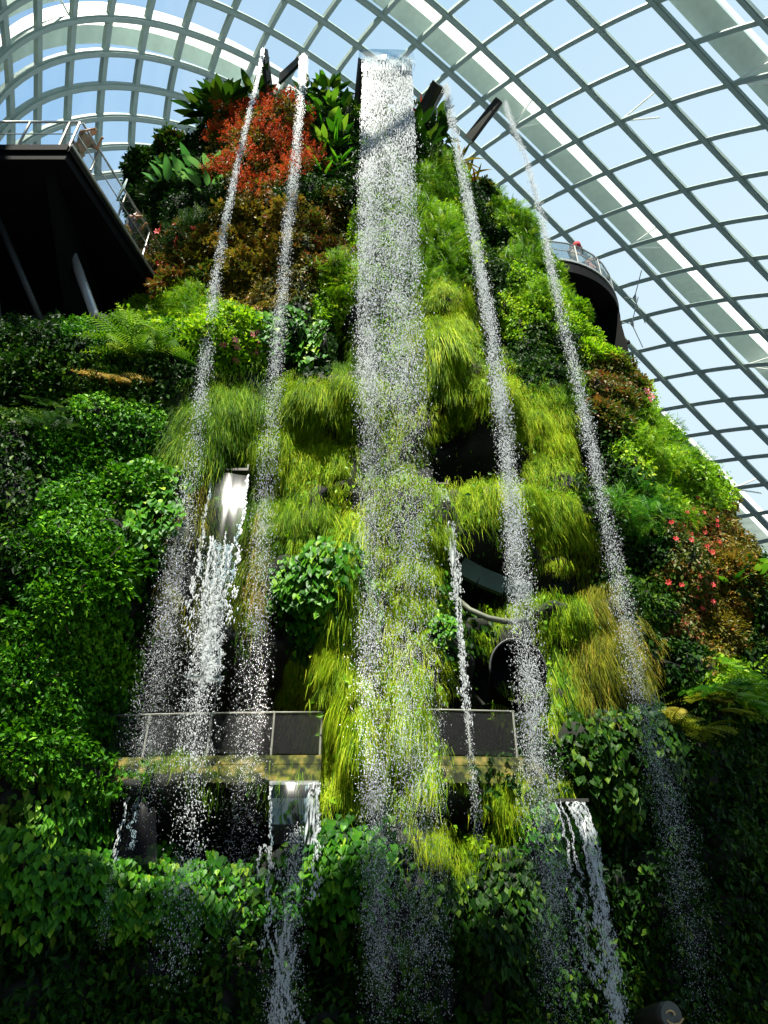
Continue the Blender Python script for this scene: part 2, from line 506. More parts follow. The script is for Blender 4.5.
# walkway added out of view overhead to shade the foot of the mountain
ao = (0.0, 0.0, 24.0)
aw = empty('added_shade_walkway', ao)
P_(aw, label='broad dark walkway added out of view overhead to shade the mountain foot', cat='walkway')
outer = [(-20, -1.0), (-6, .0), (-4, .2), (.5, .3), (2, 1.6), (4, 3.7), (6.5, 6.4), (10, 8.0), (16, 11.5)]
inner = [(20, 2), (12, -1.5), (6, -3.0), (0, -3.4), (-9, -3.2), (-20, -4.6)]
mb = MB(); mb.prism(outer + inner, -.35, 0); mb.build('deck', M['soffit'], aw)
mb = MB()
for k in range(len(outer) - 1):
    mb.bar((*outer[k], 1.1), (*outer[k + 1], 1.1), .06); mb.bar((*outer[k], 0), (*outer[k], 1.1), .05); mb.bar((*outer[k], -.2), (*outer[k + 1], -.2), .15, .5)
for k in range(len(inner) - 1):
    mb.bar((*inner[k], 1.1), (*inner[k + 1], 1.1), .06); mb.bar((*inner[k], 0), (*inner[k], 1.1), .05); mb.bar((*inner[k], -.2), (*inner[k + 1], -.2), .15, .5)
mb.build('railing', M['steel_dark'], aw)

# ------------------------------------------------------------------ the glass dome: a grid of arches and purlins on an ellipsoid shell
NODES = """0 0 9 146;0 1 37.5 137;0 2 66 122;0 3 96 116;0 4 129 117
1 0 8 117;1 1 36.5 103;1 2 66.7 90.6;1 3 99 84.4;1 4 133 85.4;1 5 169 93
2 0 6 83;2 1 36.5 69;2 2 68 57;2 3 102 50;2 4 139.6 54;2 5 174 61.5;2 6 210 75;2 25 706 492;2 26 725.5 520
3 0 3 46;3 1 36.5 33;3 2 70 21;3 3 106 14.6;3 4 145 17.3;3 5 183 27;3 6 220 43;3 7 256 58;3 8 288 77;3 22 654 412;3 23 681 437;3 24 706 462;3 25 731 487;3 26 757 515
4 0 3 8;4 6 233.7 8;4 7 268 31;4 8 303 50;4 9 336 71;4 20 637 352;4 21 664 379;4 22 689 406;4 23 718 432;4 24 744 458;4 25 768 485
5 8 322.7 19;5 9 356 45;5 10 390 67;5 11 420.6 96;5 12 452 125;5 13 477 151;5 18 619 290;5 19 646 316;5 20 672 342.5;5 21 701 371;5 22 729.5 399.5;5 23 755.5 427
6 9 380 14.6;6 10 413 43;6 11 446 72;6 12 478 100;6 13 509.6 131;6 14 540 157;6 15 568 188;6 16 599 218;6 17 628 248;6 18 655 278;6 19 685 307;6 20 714 335;6 21 741 366;6 22 768 396
7 10 446 14.6;7 11 480 46;7 12 514 77;7 13 547 108;7 14 578 140.6;7 15 608 172;7 16 640 203;7 17 672 234;7 18 701 266;7 19 732 299;7 20 761 330
8 11 520 19;8 12 554 52;8 13 587.5 87;8 14 621 121;8 15 655 155;8 16 686.5 190;8 17 720 224;8 18 750 258.6
9 12 600.5 27;9 13 637 64;9 14 672 101.5;9 15 708.6 139;9 16 742.5 177
10 12 656.5 1.3;10 13 693 43;10 14 730.8 83.3;10 15 766 126
11 13 762 19.5"""
nd = np.array([[float(v) for v in s.split()] for ln in NODES.split('\n') for s in ln.split(';')])
DC, DA = np.array([5.0, 20, 0]), np.array([36.0, 42, 55])
dirs = np.array([ray(a, b_) for a, b_ in nd[:, 2:]])
oo = (CAM - DC) / DA; dd = dirs / DA
A_ = (dd ** 2).sum(1); B_ = 2 * (dd @ oo); C_ = (oo ** 2).sum() - 1
S_ = oo + dd * ((-B_ + np.sqrt(B_ * B_ - 4 * A_ * C_)) / (2 * A_))[:, None]
terms = [(a, b_) for a in range(4) for b_ in range(5) if a + b_ <= 4]


def basis(i, c):
    i = (np.asarray(i, float) - 5) / 5; c = (np.asarray(c, float) - 13) / 13
    return np.stack([i ** a * c ** b_ for a, b_ in terms], -1)


Wd, *_ = np.linalg.lstsq(basis(nd[:, 0], nd[:, 1]), S_, rcond=None)


def dome(i, c, off=0.0):
    s = basis(i, c) @ Wd
    s = s / np.linalg.norm(s, axis=-1, keepdims=True)
    nn = s / DA; nn = nn / np.linalg.norm(nn, axis=-1, keepdims=True)
    return s * DA + DC + nn * off, nn


def sweep(P, N, w, h, off=0.0):
    """rectangular section w x h swept along P, its depth along N"""
    P = np.asarray(P); T = np.gradient(P, axis=0); T /= np.linalg.norm(T, axis=1, keepdims=True)
    X = np.cross(T, N); X /= np.linalg.norm(X, axis=1, keepdims=True)
    vs = np.stack([P + X * (sx * w / 2) + N * (off + sy * h / 2) for sx, sy in ((-1, -1), (1, -1), (1, 1), (-1, 1))], 1).reshape(-1, 3)
    n_ = len(P); f = []
    for k in range(n_ - 1):
        for q in range(4):
            a = 4 * k + q; b_ = 4 * k + (q + 1) % 4
            f.append((a, b_, b_ + 4, a + 4))
    f.append((3, 2, 1, 0)); f.append(tuple(4 * (n_ - 1) + q for q in range(4)))
    return vs, f


dome_root = empty('ceiling', (0, 0, 0), kind='structure', label='curved glass and steel dome roof')
I0, I1, K0, K1 = -2, 12, -4, 29
for i in range(I0, I1 + 1):
    cc = np.linspace(K0, K1, (K1 - K0) * 3 + 1)
    P, N = dome(np.full_like(cc, i), cc)
    mb = MB(); mb.add(*sweep(P, N, 0.36, 0.36, -0.18)); mb.add(*sweep(P, N, 0.20, 0.10, -0.41))
    mb.build('arch_rib', M['steel'], dome_root)
for c in range(K0, K1 + 1):
    ii = np.linspace(I0, I1, (I1 - I0) * 3 + 1)
    P, N = dome(ii, np.full_like(ii, c))
    mb = MB(); mb.add(*sweep(P, N, 0.27, 0.34, -0.17))
    mb.build('purlin', M['steel'], dome_root)
ii, cc = np.meshgrid(np.linspace(I0, I1, (I1 - I0) * 2 + 1), np.linspace(K0, K1, (K1 - K0) * 2 + 1))
P, N = dome(ii.ravel(), cc.ravel(), 0.06)
sh = ii.shape; ix = np.arange(sh[0] * sh[1]).reshape(sh)
link('glass_pane', mesh_np('glass_pane', P, np.stack([ix[:-1, :-1], ix[:-1, 1:], ix[1:, 1:], ix[1:, :-1]], -1).reshape(-1, 4), M['pane'], smooth=True), dome_root)
# great arches standing outside the glass, with their V struts
for (ia, ib, ca, cb) in ((2.06, 2.95, -3, 29), (6.06, 6.95, 5, 29), (3.3, 3.9, -3, 3.5), (10.06, 10.95, 8, 20)):
    cc = np.linspace(ca, cb, int((cb - ca) * 3))
    isl = np.full_like(cc, 0.0)
    Pa, Na = dome(isl + ia, cc, 0.9); Pm, Nm = dome(isl + ia * .45 + ib * .55, cc, 1.1); Pb, Nb = dome(isl + ib, cc, 2.0)
    n_ = len(cc)
    # inner flat plate, tinted as if shaded, and tall web shaped to catch sun
    for (A1, A2, th_, mt) in ((Pa, Pm, .25, 'plate'), (Pm, Pm + np.array([0, 0, 2.6]), .3, 'white_steel')):
        mb = MB()
        vs = np.stack([A1, A2, A2 + Nm * th_, A1 + Nm * th_], 1).reshape(-1, 3)
        f = [(4 * k + q, 4 * k + (q + 1) % 4, 4 * k + 4 + (q + 1) % 4, 4 * k + 4 + q) for k in range(n_ - 1) for q in range(4)]
        f += [(0, 1, 2, 3), tuple(4 * (n_ - 1) + q for q in range(4))]
        mb.add(vs, f)
        mb.build('outer_arch', M[mt], dome_root)
for (i0, c0) in ((3, 2), (6, 13), (6, 17), (6, 21), (3, 25), (10, 14), (8, 14)):
    mb = MB()
    Pq, _ = dome([i0, i0 + .45, i0 + .75], [c0, c0 + .35, c0 - .3], 0)
    Po, _ = dome([i0 + .5, i0 + .8], [c0 + .3, c0 - .25], 1.1)
    mb.tube([Pq[0], Po[0]], .06, 6); mb.tube([Pq[0], Po[1]], .06, 6)
    mb.build('strut', M['white_steel'], dome_root)
# small cable anchors hanging inside the right of the roof
for (i0, c0) in ((5, 18.3), (4.4, 19)):
    Pq, Nq = dome([i0, i0 + .9, i0 - .1], [c0, c0 - .6, c0 + .9], -.5)
    mid = Pq.mean(0) - Nq[0] * 1.0
    mb = MB()
    for k in range(3):
        mb.tube([Pq[k], mid], .035, 5)
    a, b2, c2 = [Vector(mid + (Pq[k] - mid) * .22) for k in range(3)]
    off = Vector(Nq[0]) * .06
    mb.add([a, b2, c2, a + off, b2 + off, c2 + off], [(0, 1, 2), (5, 4, 3), (0, 1, 4, 3), (1, 2, 5, 4), (2, 0, 3, 5)])
    mb.build('cable_anchor', M['rail'], dome_root)

# ------------------------------------------------------------------ leaf shapes (x across, y along, z up from the blade) and scattering
def T(v, f):
    return np.array(v, float), np.array(f, int)


LEAF = T([(0, 0, 0), (-.28, .45, .08), (.28, .45, .08), (0, 1, -.05)], [(0, 2, 3), (0, 3, 1)])
LEAF6 = T([(0, 0, 0), (-.22, .25, .06), (.22, .25, .06), (-.26, .6, .08), (.26, .6, .08), (0, 1, -.12), (0, .45, -.0)],
          [(0, 2, 6), (2, 4, 6), (4, 5, 6), (5, 3, 6), (3, 1, 6), (1, 0, 6)])
HEART = T([(0, .08, 0), (-.24, -.04, .05), (-.44, .16, .07), (-.40, .46, .05), (-.2, .78, .0), (0, 1.05, -.14), (.2, .78, .0), (.40, .46, .05), (.44, .16, .07), (.24, -.04, .05), (0, .5, -.03)],
          [(10, i, i + 1) for i in range(0, 9)] + [(10, 9, 0)])


def strip(n, w, bend, taper=1.0):
    """blade of n segments hanging from the root; y along, z lifted then falling"""
    v = []; f = []
    for i in range(n + 1):
        t = i / n
        ww = w * (1 - t ** 2 * taper) * (0.6 + 0.4 * min(1, t * 4))
        y = t; z = bend * math.sin(t * PI * .9)
        v += [(-ww / 2, y, z), (ww / 2, y, z)]
        if i < n:
            a = 2 * i; f += [(a, a + 1, a + 3), (a, a + 3, a + 2)]
    return T(v, f)


BLADE = strip(2, .024, .10)


def broad(n=6, w=.42, fold=.10, droop=.35):
    v = []; f = []
    for i in range(n + 1):
        t = i / n
        ww = w * math.sin(PI * min(1, t ** .75 * .98 + .02)) ** .8 * .5 + .004
        z = -droop * t * t
        v += [(-ww, t, z + fold * ww * 2), (0, t, z), (ww, t, z + fold * ww * 2)]
        if i < n:
            a = 3 * i
            f += [(a, a + 1, a + 4), (a, a + 4, a + 3), (a + 1, a + 2, a + 5), (a + 1, a + 5, a + 4)]
    return T(v, f)


BROAD = broad()


def frond(n=15, w=.30, droop=.5):
    v = []; f = []
    for i in range(n):
        t = (i + .5) / n
        L_ = w * (math.sin(PI * (t * .86 + .12)) ** .8)
        z = -droop * t * t; dz = -.10 * L_
        for s in (-1, 1):
            b = len(v)
            v += [(0, t - .018, z), (s * L_ * .55, t + .02 + .25 * L_, z + .02), (s * L_, t + .45 * L_, z + dz), (0, t + .022, z)]
            f += [(b, b + 1, b + 3), (b + 1, b + 2, b + 3)] if s > 0 else [(b, b + 3, b + 1), (b + 1, b + 3, b + 2)]
    b = len(v)
    for k in range(5):
        t = k / 4; v += [(-.008, t, -droop * t * t + .004), (.008, t, -droop * t * t + .004)]
    for k in range(4):
        a = b + 2 * k; f += [(a, a + 1, a + 3), (a, a + 3, a + 2)]
    return T(v, f)


FROND = frond()
FROND_S = frond(9, .26, .4)


def unit(a):
    return a / np.maximum(np.linalg.norm(a, axis=-1, keepdims=True), 1e-9)


def scatter(tm, pos, Y, Nn, sc):
    """copies of template tm at pos, length along Y, face towards Nn, scale sc"""
    V0, F0 = tm
    Y = unit(Y); X = unit(np.cross(Y, Nn)); Z = np.cross(X, Y)
    sc = np.asarray(sc)[:, None, None]
    V = pos[:, None, :] + sc * (V0[None, :, 0:1] * X[:, None, :] + V0[None, :, 1:2] * Y[:, None, :] + V0[None, :, 2:3] * Z[:, None, :])
    n_, k = len(pos), len(V0)
    F = (F0[None] + (np.arange(n_) * k)[:, None, None]).reshape(-1, 3)
    return V.reshape(-1, 3), F


def cat(parts):
    Vs, Fs, Rs = [], [], []; b = 0
    for V, F, R in parts:
        Vs.append(V); Fs.append(F + b); Rs.append(R); b += len(V)
    return np.concatenate(Vs), np.concatenate(Fs), np.concatenate(Rs)


# ------------------------------------------------------------------ which growth covers which part of the wall
SPEC = [
    # code, centre and half sizes as seen from the path
    ('small', 70, 560, 70, 130), ('small', 60, 690, 70, 90), ('small', 110, 470, 60, 60), ('dark', 20, 560, 25, 160), ('dark', 40, 380, 60, 50), ('dark', 150, 380, 50, 30),
    ('dark', 150, 150, 70, 55), ('dark', 250, 90, 60, 25), ('orange', 262, 138, 52, 55), ('dark', 190, 200, 45, 40), ('gold', 250, 250, 55, 55), ('mixed', 185, 265, 35, 40),
    ('lush', 180, 310, 50, 25), ('dark', 320, 140, 30, 80), ('mixed', 325, 250, 25, 50), ('lush', 335, 300, 20, 40), ('vine', 290, 340, 35, 35), ('lush', 225, 350, 40, 30),
    ('midgrass', 225, 420, 50, 45), ('midgrass', 190, 450, 30, 40), ('vine', 150, 520, 30, 60), ('olive', 180, 570, 25, 60), ('midgrass', 250, 560, 25, 80),
    ('lime', 320, 420, 60, 40), ('lime', 300, 490, 60, 50), ('midgrass', 350, 350, 20, 40), ('vine', 318, 600, 45, 45), ('lime', 340, 560, 30, 60), ('lime', 330, 690, 40, 50), ('lime', 345, 780, 28, 60),
    ('lime', 415, 740, 22, 80), ('lime', 420, 580, 30, 80), ('lush', 420, 230, 45, 110), ('lime', 440, 340, 30, 80), ('dark', 430, 140, 35, 50), ('lime', 480, 410, 50, 35),
    ('dark', 490, 260, 20, 90), ('lush', 515, 200, 30, 60), ('lush', 540, 280, 40, 70), ('dark', 550, 360, 30, 40), ('lime', 545, 430, 28, 60), ('dark', 590, 450, 25, 80), ('lime', 500, 512, 50, 30),
    ('lime', 565, 530, 35, 45), ('lush', 600, 330, 40, 50), ('mixed', 610, 390, 30, 60), ('lush', 640, 430, 40, 50), ('lush', 680, 480, 45, 50), ('dark', 620, 500, 35, 60), ('dark', 650, 580, 30, 70),
    ('mixed', 700, 570, 40, 70), ('gold', 730, 600, 25, 80), ('dark', 755, 620, 30, 60), ('olive', 600, 660, 45, 60), ('lime', 545, 640, 40, 50), ('lime', 530, 700, 22, 50), ('vine', 440, 610, 20, 45),
    ('dark', 520, 760, 40, 30), ('lime', 520, 800, 30, 22), ('lime', 462, 850, 35, 18), ('vine', 340, 890, 50, 70), ('vine', 190, 890, 90, 50), ('vine', 45, 860, 60, 70), ('dark', 40, 970, 60, 60),
    ('dark', 200, 990, 90, 50), ('dark', 330, 1000, 60, 50), ('vine', 480, 930, 60, 70), ('vine', 550, 880, 40, 80), ('vine', 620, 780, 60, 65), ('dark', 680, 740, 60, 70), ('dark', 650, 900, 90, 90),
    ('dark', 560, 1000, 60, 50), ('dark', 740, 850, 60, 90), ('lush', 735, 690, 45, 25), ('midgrass', 245, 772, 70, 14), ('vine', 130, 600, 20, 40), ('small', 120, 338, 60, 14),
    ('bare', 475, 460, 40, 26), ('bare', 490, 570, 42, 26), ('bare', 552, 590, 30, 20), ('bare', 215, 690, 90, 50), ('bare', 270, 730, 50, 40), ('bare', 150, 830, 75, 32), ('bare', 235, 830, 45, 28),
    ('bare', 475, 725, 38, 40), ('bare', 470, 815, 38, 25), ('bare', 518, 668, 28, 26), ('bare', 346, 335, 14, 34), ('bare', 60, 230, 70, 80), ('bare', 340, 505, 12, 14),
]
names = [s[0] for s in SPEC]
sarr = np.array([s[1:] for s in SPEC], float)


def species(P):
    x, y, dep = project(P)
    x = x + 14 * vnoise(x / 22, y / 22, 11) + 5 * vnoise(x / 8, y / 8, 12)
    y = y + 14 * vnoise(x / 22 + 9, y / 22, 13) + 5 * vnoise(x / 8, y / 8, 14)
    out = np.zeros(len(x), int); best = np.full(len(x), 1e9)
    for k, (cx, cy, rx, ry) in enumerate(sarr):
        q = np.hypot((x - cx) / rx, (y - cy) / ry)
        mk = q < best; best[mk] = q[mk]; out[mk] = k
    far = best > 3.5
    return np.array(names)[out], far


# area-uniform samples over the part of the wall that faces the visitors' side
def wall_samples(n_per_m2):
    a = G1[:-1, :-1]; b_ = G1[:-1, 1:]; d_ = G1[1:, :-1]; c_ = G1[1:, 1:]
    area = np.linalg.norm(np.cross(b_ - a, d_ - a), axis=-1)
    vis = (np.abs(np.degrees(TT[:-1, :-1])) < 115) & (g1x[:-1, :-1] > -160) & (g1x[:-1, :-1] < 930) & (g1y[:-1, :-1] < 1130) & (front1 | (np.abs(N1[..., 2]) > .1))[:-1, :-1]
    w = (area * vis).ravel(); n = int(w.sum() * n_per_m2)
    k = rng.choice(len(w), n, p=w / w.sum()); i, j = np.unravel_index(k, area.shape)
    u, v = rng.random((2, n, 1))
    P = a[i, j] * (1 - u) * (1 - v) + b_[i, j] * u * (1 - v) + d_[i, j] * (1 - u) * v + c_[i, j] * u * v
    N = N1[i, j]
    return P, N


WP, WN = wall_samples(1100)
SPC, far = species(WP)
CULL = (((CAM - WP) * WN).sum(1) > -8.0)
print('samples', len(WP))


def gpick(code, frac):
    k = np.where((SPC == code) & CULL & (rng.random(len(WP)) < frac))[0]
    return WP[k], WN[k]


DOWN = np.array([0, 0, -1.0])


def carpet(name, label, P, N, tm, mat, size, up=.0, out=.35, noise=.7, lift=.15):
    n_ = len(P)
    g = rng.normal(size=(n_, 3))
    H = N * [1, 1, 0.2]
    Y = DOWN * (1 - up) + N * out + g * noise
    Z = unit(N + rng.normal(size=(n_, 3)) * .55 + [0, 0, .35])
    pos = P + N * (rng.random((n_, 1)) * lift)
    s = size * (0.6 + .8 * rng.random(n_))
    V, F = scatter(tm, pos, Y, Z, s)
    # colour varies leaf by leaf and in drifts over the wall
    drift = .5 + .28 * vnoise(P[:, 0] * 1.1 + 5, P[:, 2] * 1.1, 21)
    r = np.clip(drift + rng.normal(size=n_) * .2, 0, 1)
    o = link(name, mesh_np(name, V, F, mat, np.repeat(r, len(tm[0]))))
    P_(o, kind='stuff', label=label, cat='plants')
    return o


def grass_carpet(name, label, P, N, mat, size):
    n_ = len(P)
    Y = DOWN + N * .25 + rng.normal(size=(n_, 3)) * [.16, .16, .1]
    Z = unit(N + rng.normal(size=(n_, 3)) * .5)
    pos = P + N * (.05 + .25 * rng.random((n_, 1))) + [0, 0, .1]
    s = size * (0.5 + .9 * rng.random(n_))
    V, F = scatter(BLADE, pos, Y, Z, s)
    drift = .5 + .3 * vnoise(P[:, 0] * 1.6 + 5, P[:, 2] * 1.0, 22)
    r = np.clip(drift + rng.normal(size=n_) * .2, 0, 1)
    o = link(name, mesh_np(name, V, F, mat, np.repeat(r, len(BLADE[0]))))
    P_(o, kind='stuff', label=label, cat='plants')


carpet('leaf_carpet', 'dense small-leaved green creeper covering the left flank', *gpick('small', .95), LEAF, L['smallgreen'], .105, lift=.3)
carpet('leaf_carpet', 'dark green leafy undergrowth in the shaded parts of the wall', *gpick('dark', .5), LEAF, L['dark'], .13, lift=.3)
carpet('leaf_carpet', 'heart-leaved creeper undergrowth low on the wall', *gpick('vine', .12), HEART, L['dark'], .14, lift=.2, out=.15, noise=.4)
carpet('leaf_carpet', 'fresh green bushy undergrowth high on the wall', *gpick('lush', .7), LEAF, L['lush'], .115, lift=.3)
carpet('leaf_carpet', 'green and russet undergrowth on the right flank and beside the red shrub', *gpick('mixed', .7), LEAF, L['mixed'], .11, lift=.25)
carpet('leaf_carpet', 'golden olive undergrowth under the orange shrub and on the right flank', *gpick('gold', .7), LEAF, L['gold'], .11, lift=.25)
carpet('leaf_carpet', 'dark foliage behind the orange flowering shrub', *gpick('orange', .4), LEAF, L['gold'], .13, lift=.2)
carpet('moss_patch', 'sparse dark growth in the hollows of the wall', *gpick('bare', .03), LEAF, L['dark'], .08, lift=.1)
grass_carpet('moss_carpet', 'yellow-green moss and fine grass hanging over the middle of the wall', *gpick('lime', .7), L['lime'], .25)
grass_carpet('moss_carpet', 'mid green fine grass hanging over the wall left of the middle', *gpick('midgrass', .5), L['midgrass'], .26)
carpet('leaf_carpet', 'small fresh green leaves dotted through the yellow-green moss', *gpick('lime', .06), LEAF, L['lush'], .11, lift=.4)
grass_carpet('moss_carpet', 'olive brown fine grass hanging over the lower wall', *gpick('olive', .6), L['olive'], .30)


# ------------------------------------------------------------------ plants one by one.  Local frame: wall at y=0, outwards is -y, up is z
def clump_trailing(n=1050, w=.55, Lh=.50):
    x = rng.normal(size=n) * w * .42
    y = -.05 - .30 * rng.random(n) * np.exp(-(x / w) ** 2)
    z = rng.normal(size=n) * .16 + .10 - .25 * (x / w) ** 2
    pos = np.stack([x, y, z], 1)
    Y = np.stack([rng.normal(size=n) * .12 + x * .12, -.14 - .16 * rng.random(n), -np.ones(n)], 1)
    Z = np.stack([rng.normal(size=n) * .5, -np.ones(n), rng.normal(size=n) * .25 + .2], 1)
    s = Lh * (.35 + .75 * rng.random(n))
    V, F = scatter(BLADE, pos, Y, unit(Z), s)
    # short arching blades over the crown
    m_ = n // 3
    p2 = pos[:m_] + [0, 0, .08]
    Y2 = np.stack([rng.normal(size=m_) * .5, -.5 - .4 * rng.random(m_), rng.normal(size=m_) * .35 + .1], 1)
    V2, F2 = scatter(BLADE, p2, Y2, np.tile([0, -.3, 1.0], (m_, 1)), .20 * (.6 + .6 * rng.random(m_)))
    r = np.clip(.48 + rng.normal(size=n) * .3 + .15 * np.sin(x * 14), 0, 1); r2 = np.clip(.62 + rng.normal(size=m_) * .25, 0, 1)
    k = len(BLADE[0])
    return cat([(V, F, np.repeat(r, k)), (V2, F2, np.repeat(r2, k))])


def clump_bush(n=650, tm=LEAF, w=.55, h=.5, dpt=.4, size=.12, top=.0):
    a = rng.normal(size=(n, 3)); a[:, 1] = -np.abs(a[:, 1]); a = unit(a)
    rad = (.55 + .45 * rng.random((n, 1))) * (1 + .18 * np.sin(a[:, :1] * 7 + a[:, 2:] * 5))
    pos = a * rad * [w, dpt, h]
    Y = a + rng.normal(size=(n, 3)) * .6 + [0, -.2, -.25]
    Z = unit(a + [0, 0, .6] + rng.normal(size=(n, 3)) * .4)
    V, F = scatter(tm, pos, Y, Z, size * (.6 + .8 * rng.random(n)))
    r = np.clip(.45 + .15 * a[:, 2] * 0 + rng.normal(size=n) * .22, 0, 1)
    return V, F, np.repeat(r, len(tm[0]))


def clump_vine(n=130, w=.6, h=.7, size=.19):
    x = rng.uniform(-1, 1, n); z = rng.uniform(-1, 1, n)
    kk = (x ** 2 + z ** 2) < 1.05; x, z = x[kk], z[kk]; n = len(x)
    y = -.12 - .34 * np.sqrt(np.clip(1.05 - x ** 2 - z ** 2, 0, 1)) - .06 * rng.random(n)
    pos = np.stack([x * w, y, z * h], 1)
    Y = np.stack([rng.normal(size=n) * .35 + x * .3, -.35 + rng.normal(size=n) * .15, -np.ones(n)], 1)
    Z = np.stack([x * .5 + rng.normal(size=n) * .35, -np.ones(n), z * .3 + .35 + rng.normal(size=n) * .3], 1)
    V, F = scatter(HEART, pos, Y, unit(Z), size * (.6 + .6 * rng.random(n)))
    r = np.clip(.45 + rng.normal(size=n) * .22, 0, 1)
    return V, F, np.repeat(r, len(HEART[0]))


def stems(n=6, w=.4, h=.6, r=.012):
    mb = MB()
    for _ in range(n):
        a = random.uniform(-1, 1); b_ = random.uniform(-.8, .9)
        mb.tube([(0, .05, -.1), (a * w * .5, -.14, b_ * h * .5 - .05), (a * w, -.3, b_ * h)], [r * 1.6, r, r * .6], 5)
    return mb


CACHE = {}


def one_mesh(key, fn, mat, nvar=4):
    """a few variants of each clump; copies share them"""
    k = (key, mat.name)
    if k not in CACHE:
        lst = []
        for _ in range(nvar):
            V, F, R = fn()
            lst.append(mesh_np(key, V, F, mat, R))
        CACHE[k] = lst
    return random.choice(CACHE[k])


STEM_MESH = None


def make_plant(kind, mat, second=None, parts=True):
    """returns the plant's root object (at the origin)"""
    global STEM_MESH
    if kind == 'trailing':
        return link('trailing_grass', one_mesh('trailing_grass', clump_trailing, mat, 6))
    if kind == 'trailing_long':
        return link('trailing_grass', one_mesh('trailing_grass_long', lambda: clump_trailing(900, .36, 1.05), mat, 4))
    if kind == 'vine':
        r = empty('heart_leaf_vine'); link('foliage', one_mesh('vine_foliage', clump_vine, mat, 5), r)
        link('stem', stem_mesh(), r); return r
    if kind == 'bush':
        r = empty('leafy_shrub'); link('foliage', one_mesh('bush_foliage', clump_bush, mat, 5), r)
        link('stem', stem_mesh(), r); return r
    if kind == 'bushy_fern':
        r = empty('bushy_fern'); link('foliage', one_mesh('fern_foliage', lambda: clump_bush(190, FROND_S, .5, .42, .34, .27), mat, 4), r)
        link('stem', stem_mesh(), r); return r
    if kind == 'creeper':
        r = empty('creeping_shrub'); link('foliage', one_mesh('creeper_foliage', lambda: clump_bush(900, LEAF, .7, .55, .3, .095), mat, 5), r)
        link('stem', stem_mesh(), r); return r
    if kind == 'fern':
        r = empty('fern')
        nf = 9
        for k in range(nf):
            a = -PI * .95 + PI * .9 * (k / (nf - 1)) + random.uniform(-.15, .15)
            el = random.uniform(.1, .75)
            Y = np.array([[math.cos(a), -.25 + .7 * math.sin(a), el * (1.3 + math.sin(a))]])
            Z = np.array([[0, -.2, 1.0]])
            V, F = scatter(FROND, np.zeros((1, 3)), Y, Z, np.array([random.uniform(.75, 1.05)]))
            link('frond', mesh_np('frond', V, F, mat, np.full(len(V), random.uniform(.3, .8))), r)
        return r
    if kind in ('broad', 'rosette'):
        r = empty('broad_leaf_plant' if kind == 'broad' else 'bromeliad')
        nf = 8 if kind == 'broad' else 13
        for k in range(nf):
            a = 2 * PI * k / nf + random.uniform(-.3, .3)
            el = random.uniform(.25, 1.1) if kind == 'broad' else random.uniform(.3, .8)
            dx, dy = math.cos(a), math.sin(a) * .7 - .45
            Y = np.array([[dx, dy, el]])
            tm = BROAD if kind == 'broad' else broad(5, .13, .2, .45)
            base = np.array([[dx * .08, dy * .08 - .1, .0]]) + (np.array([[dx, dy, el]]) * .28 if kind == 'broad' else 0)
            sc = random.uniform(.6, .95)
            V, F = scatter(tm, base, Y, np.array([[-dx * .3, -dy * .2 - .4, 1.0]]), np.array([sc]))
            lf = link('leaf', mesh_np('leaf', V, F, mat, np.full(len(V), random.uniform(.15, .85)), smooth=True), r)
            if kind == 'broad':
                mb = MB(); mb.tube([(0, 0, -.1), tuple(base[0] * .6), tuple(base[0])], [.022, .016, .010], 6)
                mb.build('stalk', L['lush'], lf)
        return r
    if kind == 'flowering':
        r = empty('flowering_shrub'); link('foliage', one_mesh('flower_foliage', lambda: clump_bush(200, LEAF, .6, .6, .4, .11), second, 4), r)
        link('flowers', one_mesh('flower_heads', lambda: clump_sprays(), mat, 5), r)
        link('stem', stem_mesh(), r); return r
    if kind == 'bloom':
        r = empty('flower')
        V, F = scatter(LEAF6, np.zeros((6, 3)), np.array([[math.cos(a), -.4, math.sin(a)] for a in np.linspace(0, 2 * PI, 6, endpoint=False)]), np.tile([0, -1.0, .1], (6, 1)), np.full(6, .17))
        link('petals', mesh_np('petals', V, F, mat, np.full(len(V), random.random())), r)
        mb = MB(); mb.tube([(0, .1, 0), (0, -.03, 0), (0, -.06, .01)], [.012, .02, .008], 6); mb.build('flower_centre', L['yellowleaf'], r)
        return r


def clump_sprays():
    """upright and hanging sprays of small bracts"""
    parts = []
    ns = 34
    for _ in range(ns):
        a = unit(rng.normal(size=(1, 3)))[0]; a[1] = -abs(a[1])
        c0 = a * [.6, .5, .6] * (.6 + .5 * rng.random())
        d = unit((a + [0, -.2, .25])[None])[0]
        n = 26
        t = rng.random(n)[:, None]
        pos = c0 + d * t * .32 + rng.normal(size=(n, 3)) * .04
        V, F = scatter(LEAF, pos, rng.normal(size=(n, 3)) + d, unit(rng.normal(size=(n, 3)) + [0, -1, .5]), .045 + .035 * rng.random(n))
        parts.append((V, F, np.repeat(np.clip(.45 + rng.normal() * .2 + rng.normal(size=n) * .12, 0, 1), len(LEAF[0]))))
    return cat(parts)


SM = []


def stem_mesh():
    if not SM:
        for _ in range(3):
            o = stems().build('stem', M['bark']); SM.append(o.data); bpy.data.objects.remove(o)
    return random.choice(SM)


CHILD = {}


def dup(o):
    c = o.copy(); C.collection.objects.link(c)
    for ch in CHILD[o.name]:
        k = ch.copy(); C.collection.objects.link(k); k.parent = c
        for g in CHILD.get(ch.name, []):
            q = g.copy(); C.collection.objects.link(q); q.parent = k
    return c


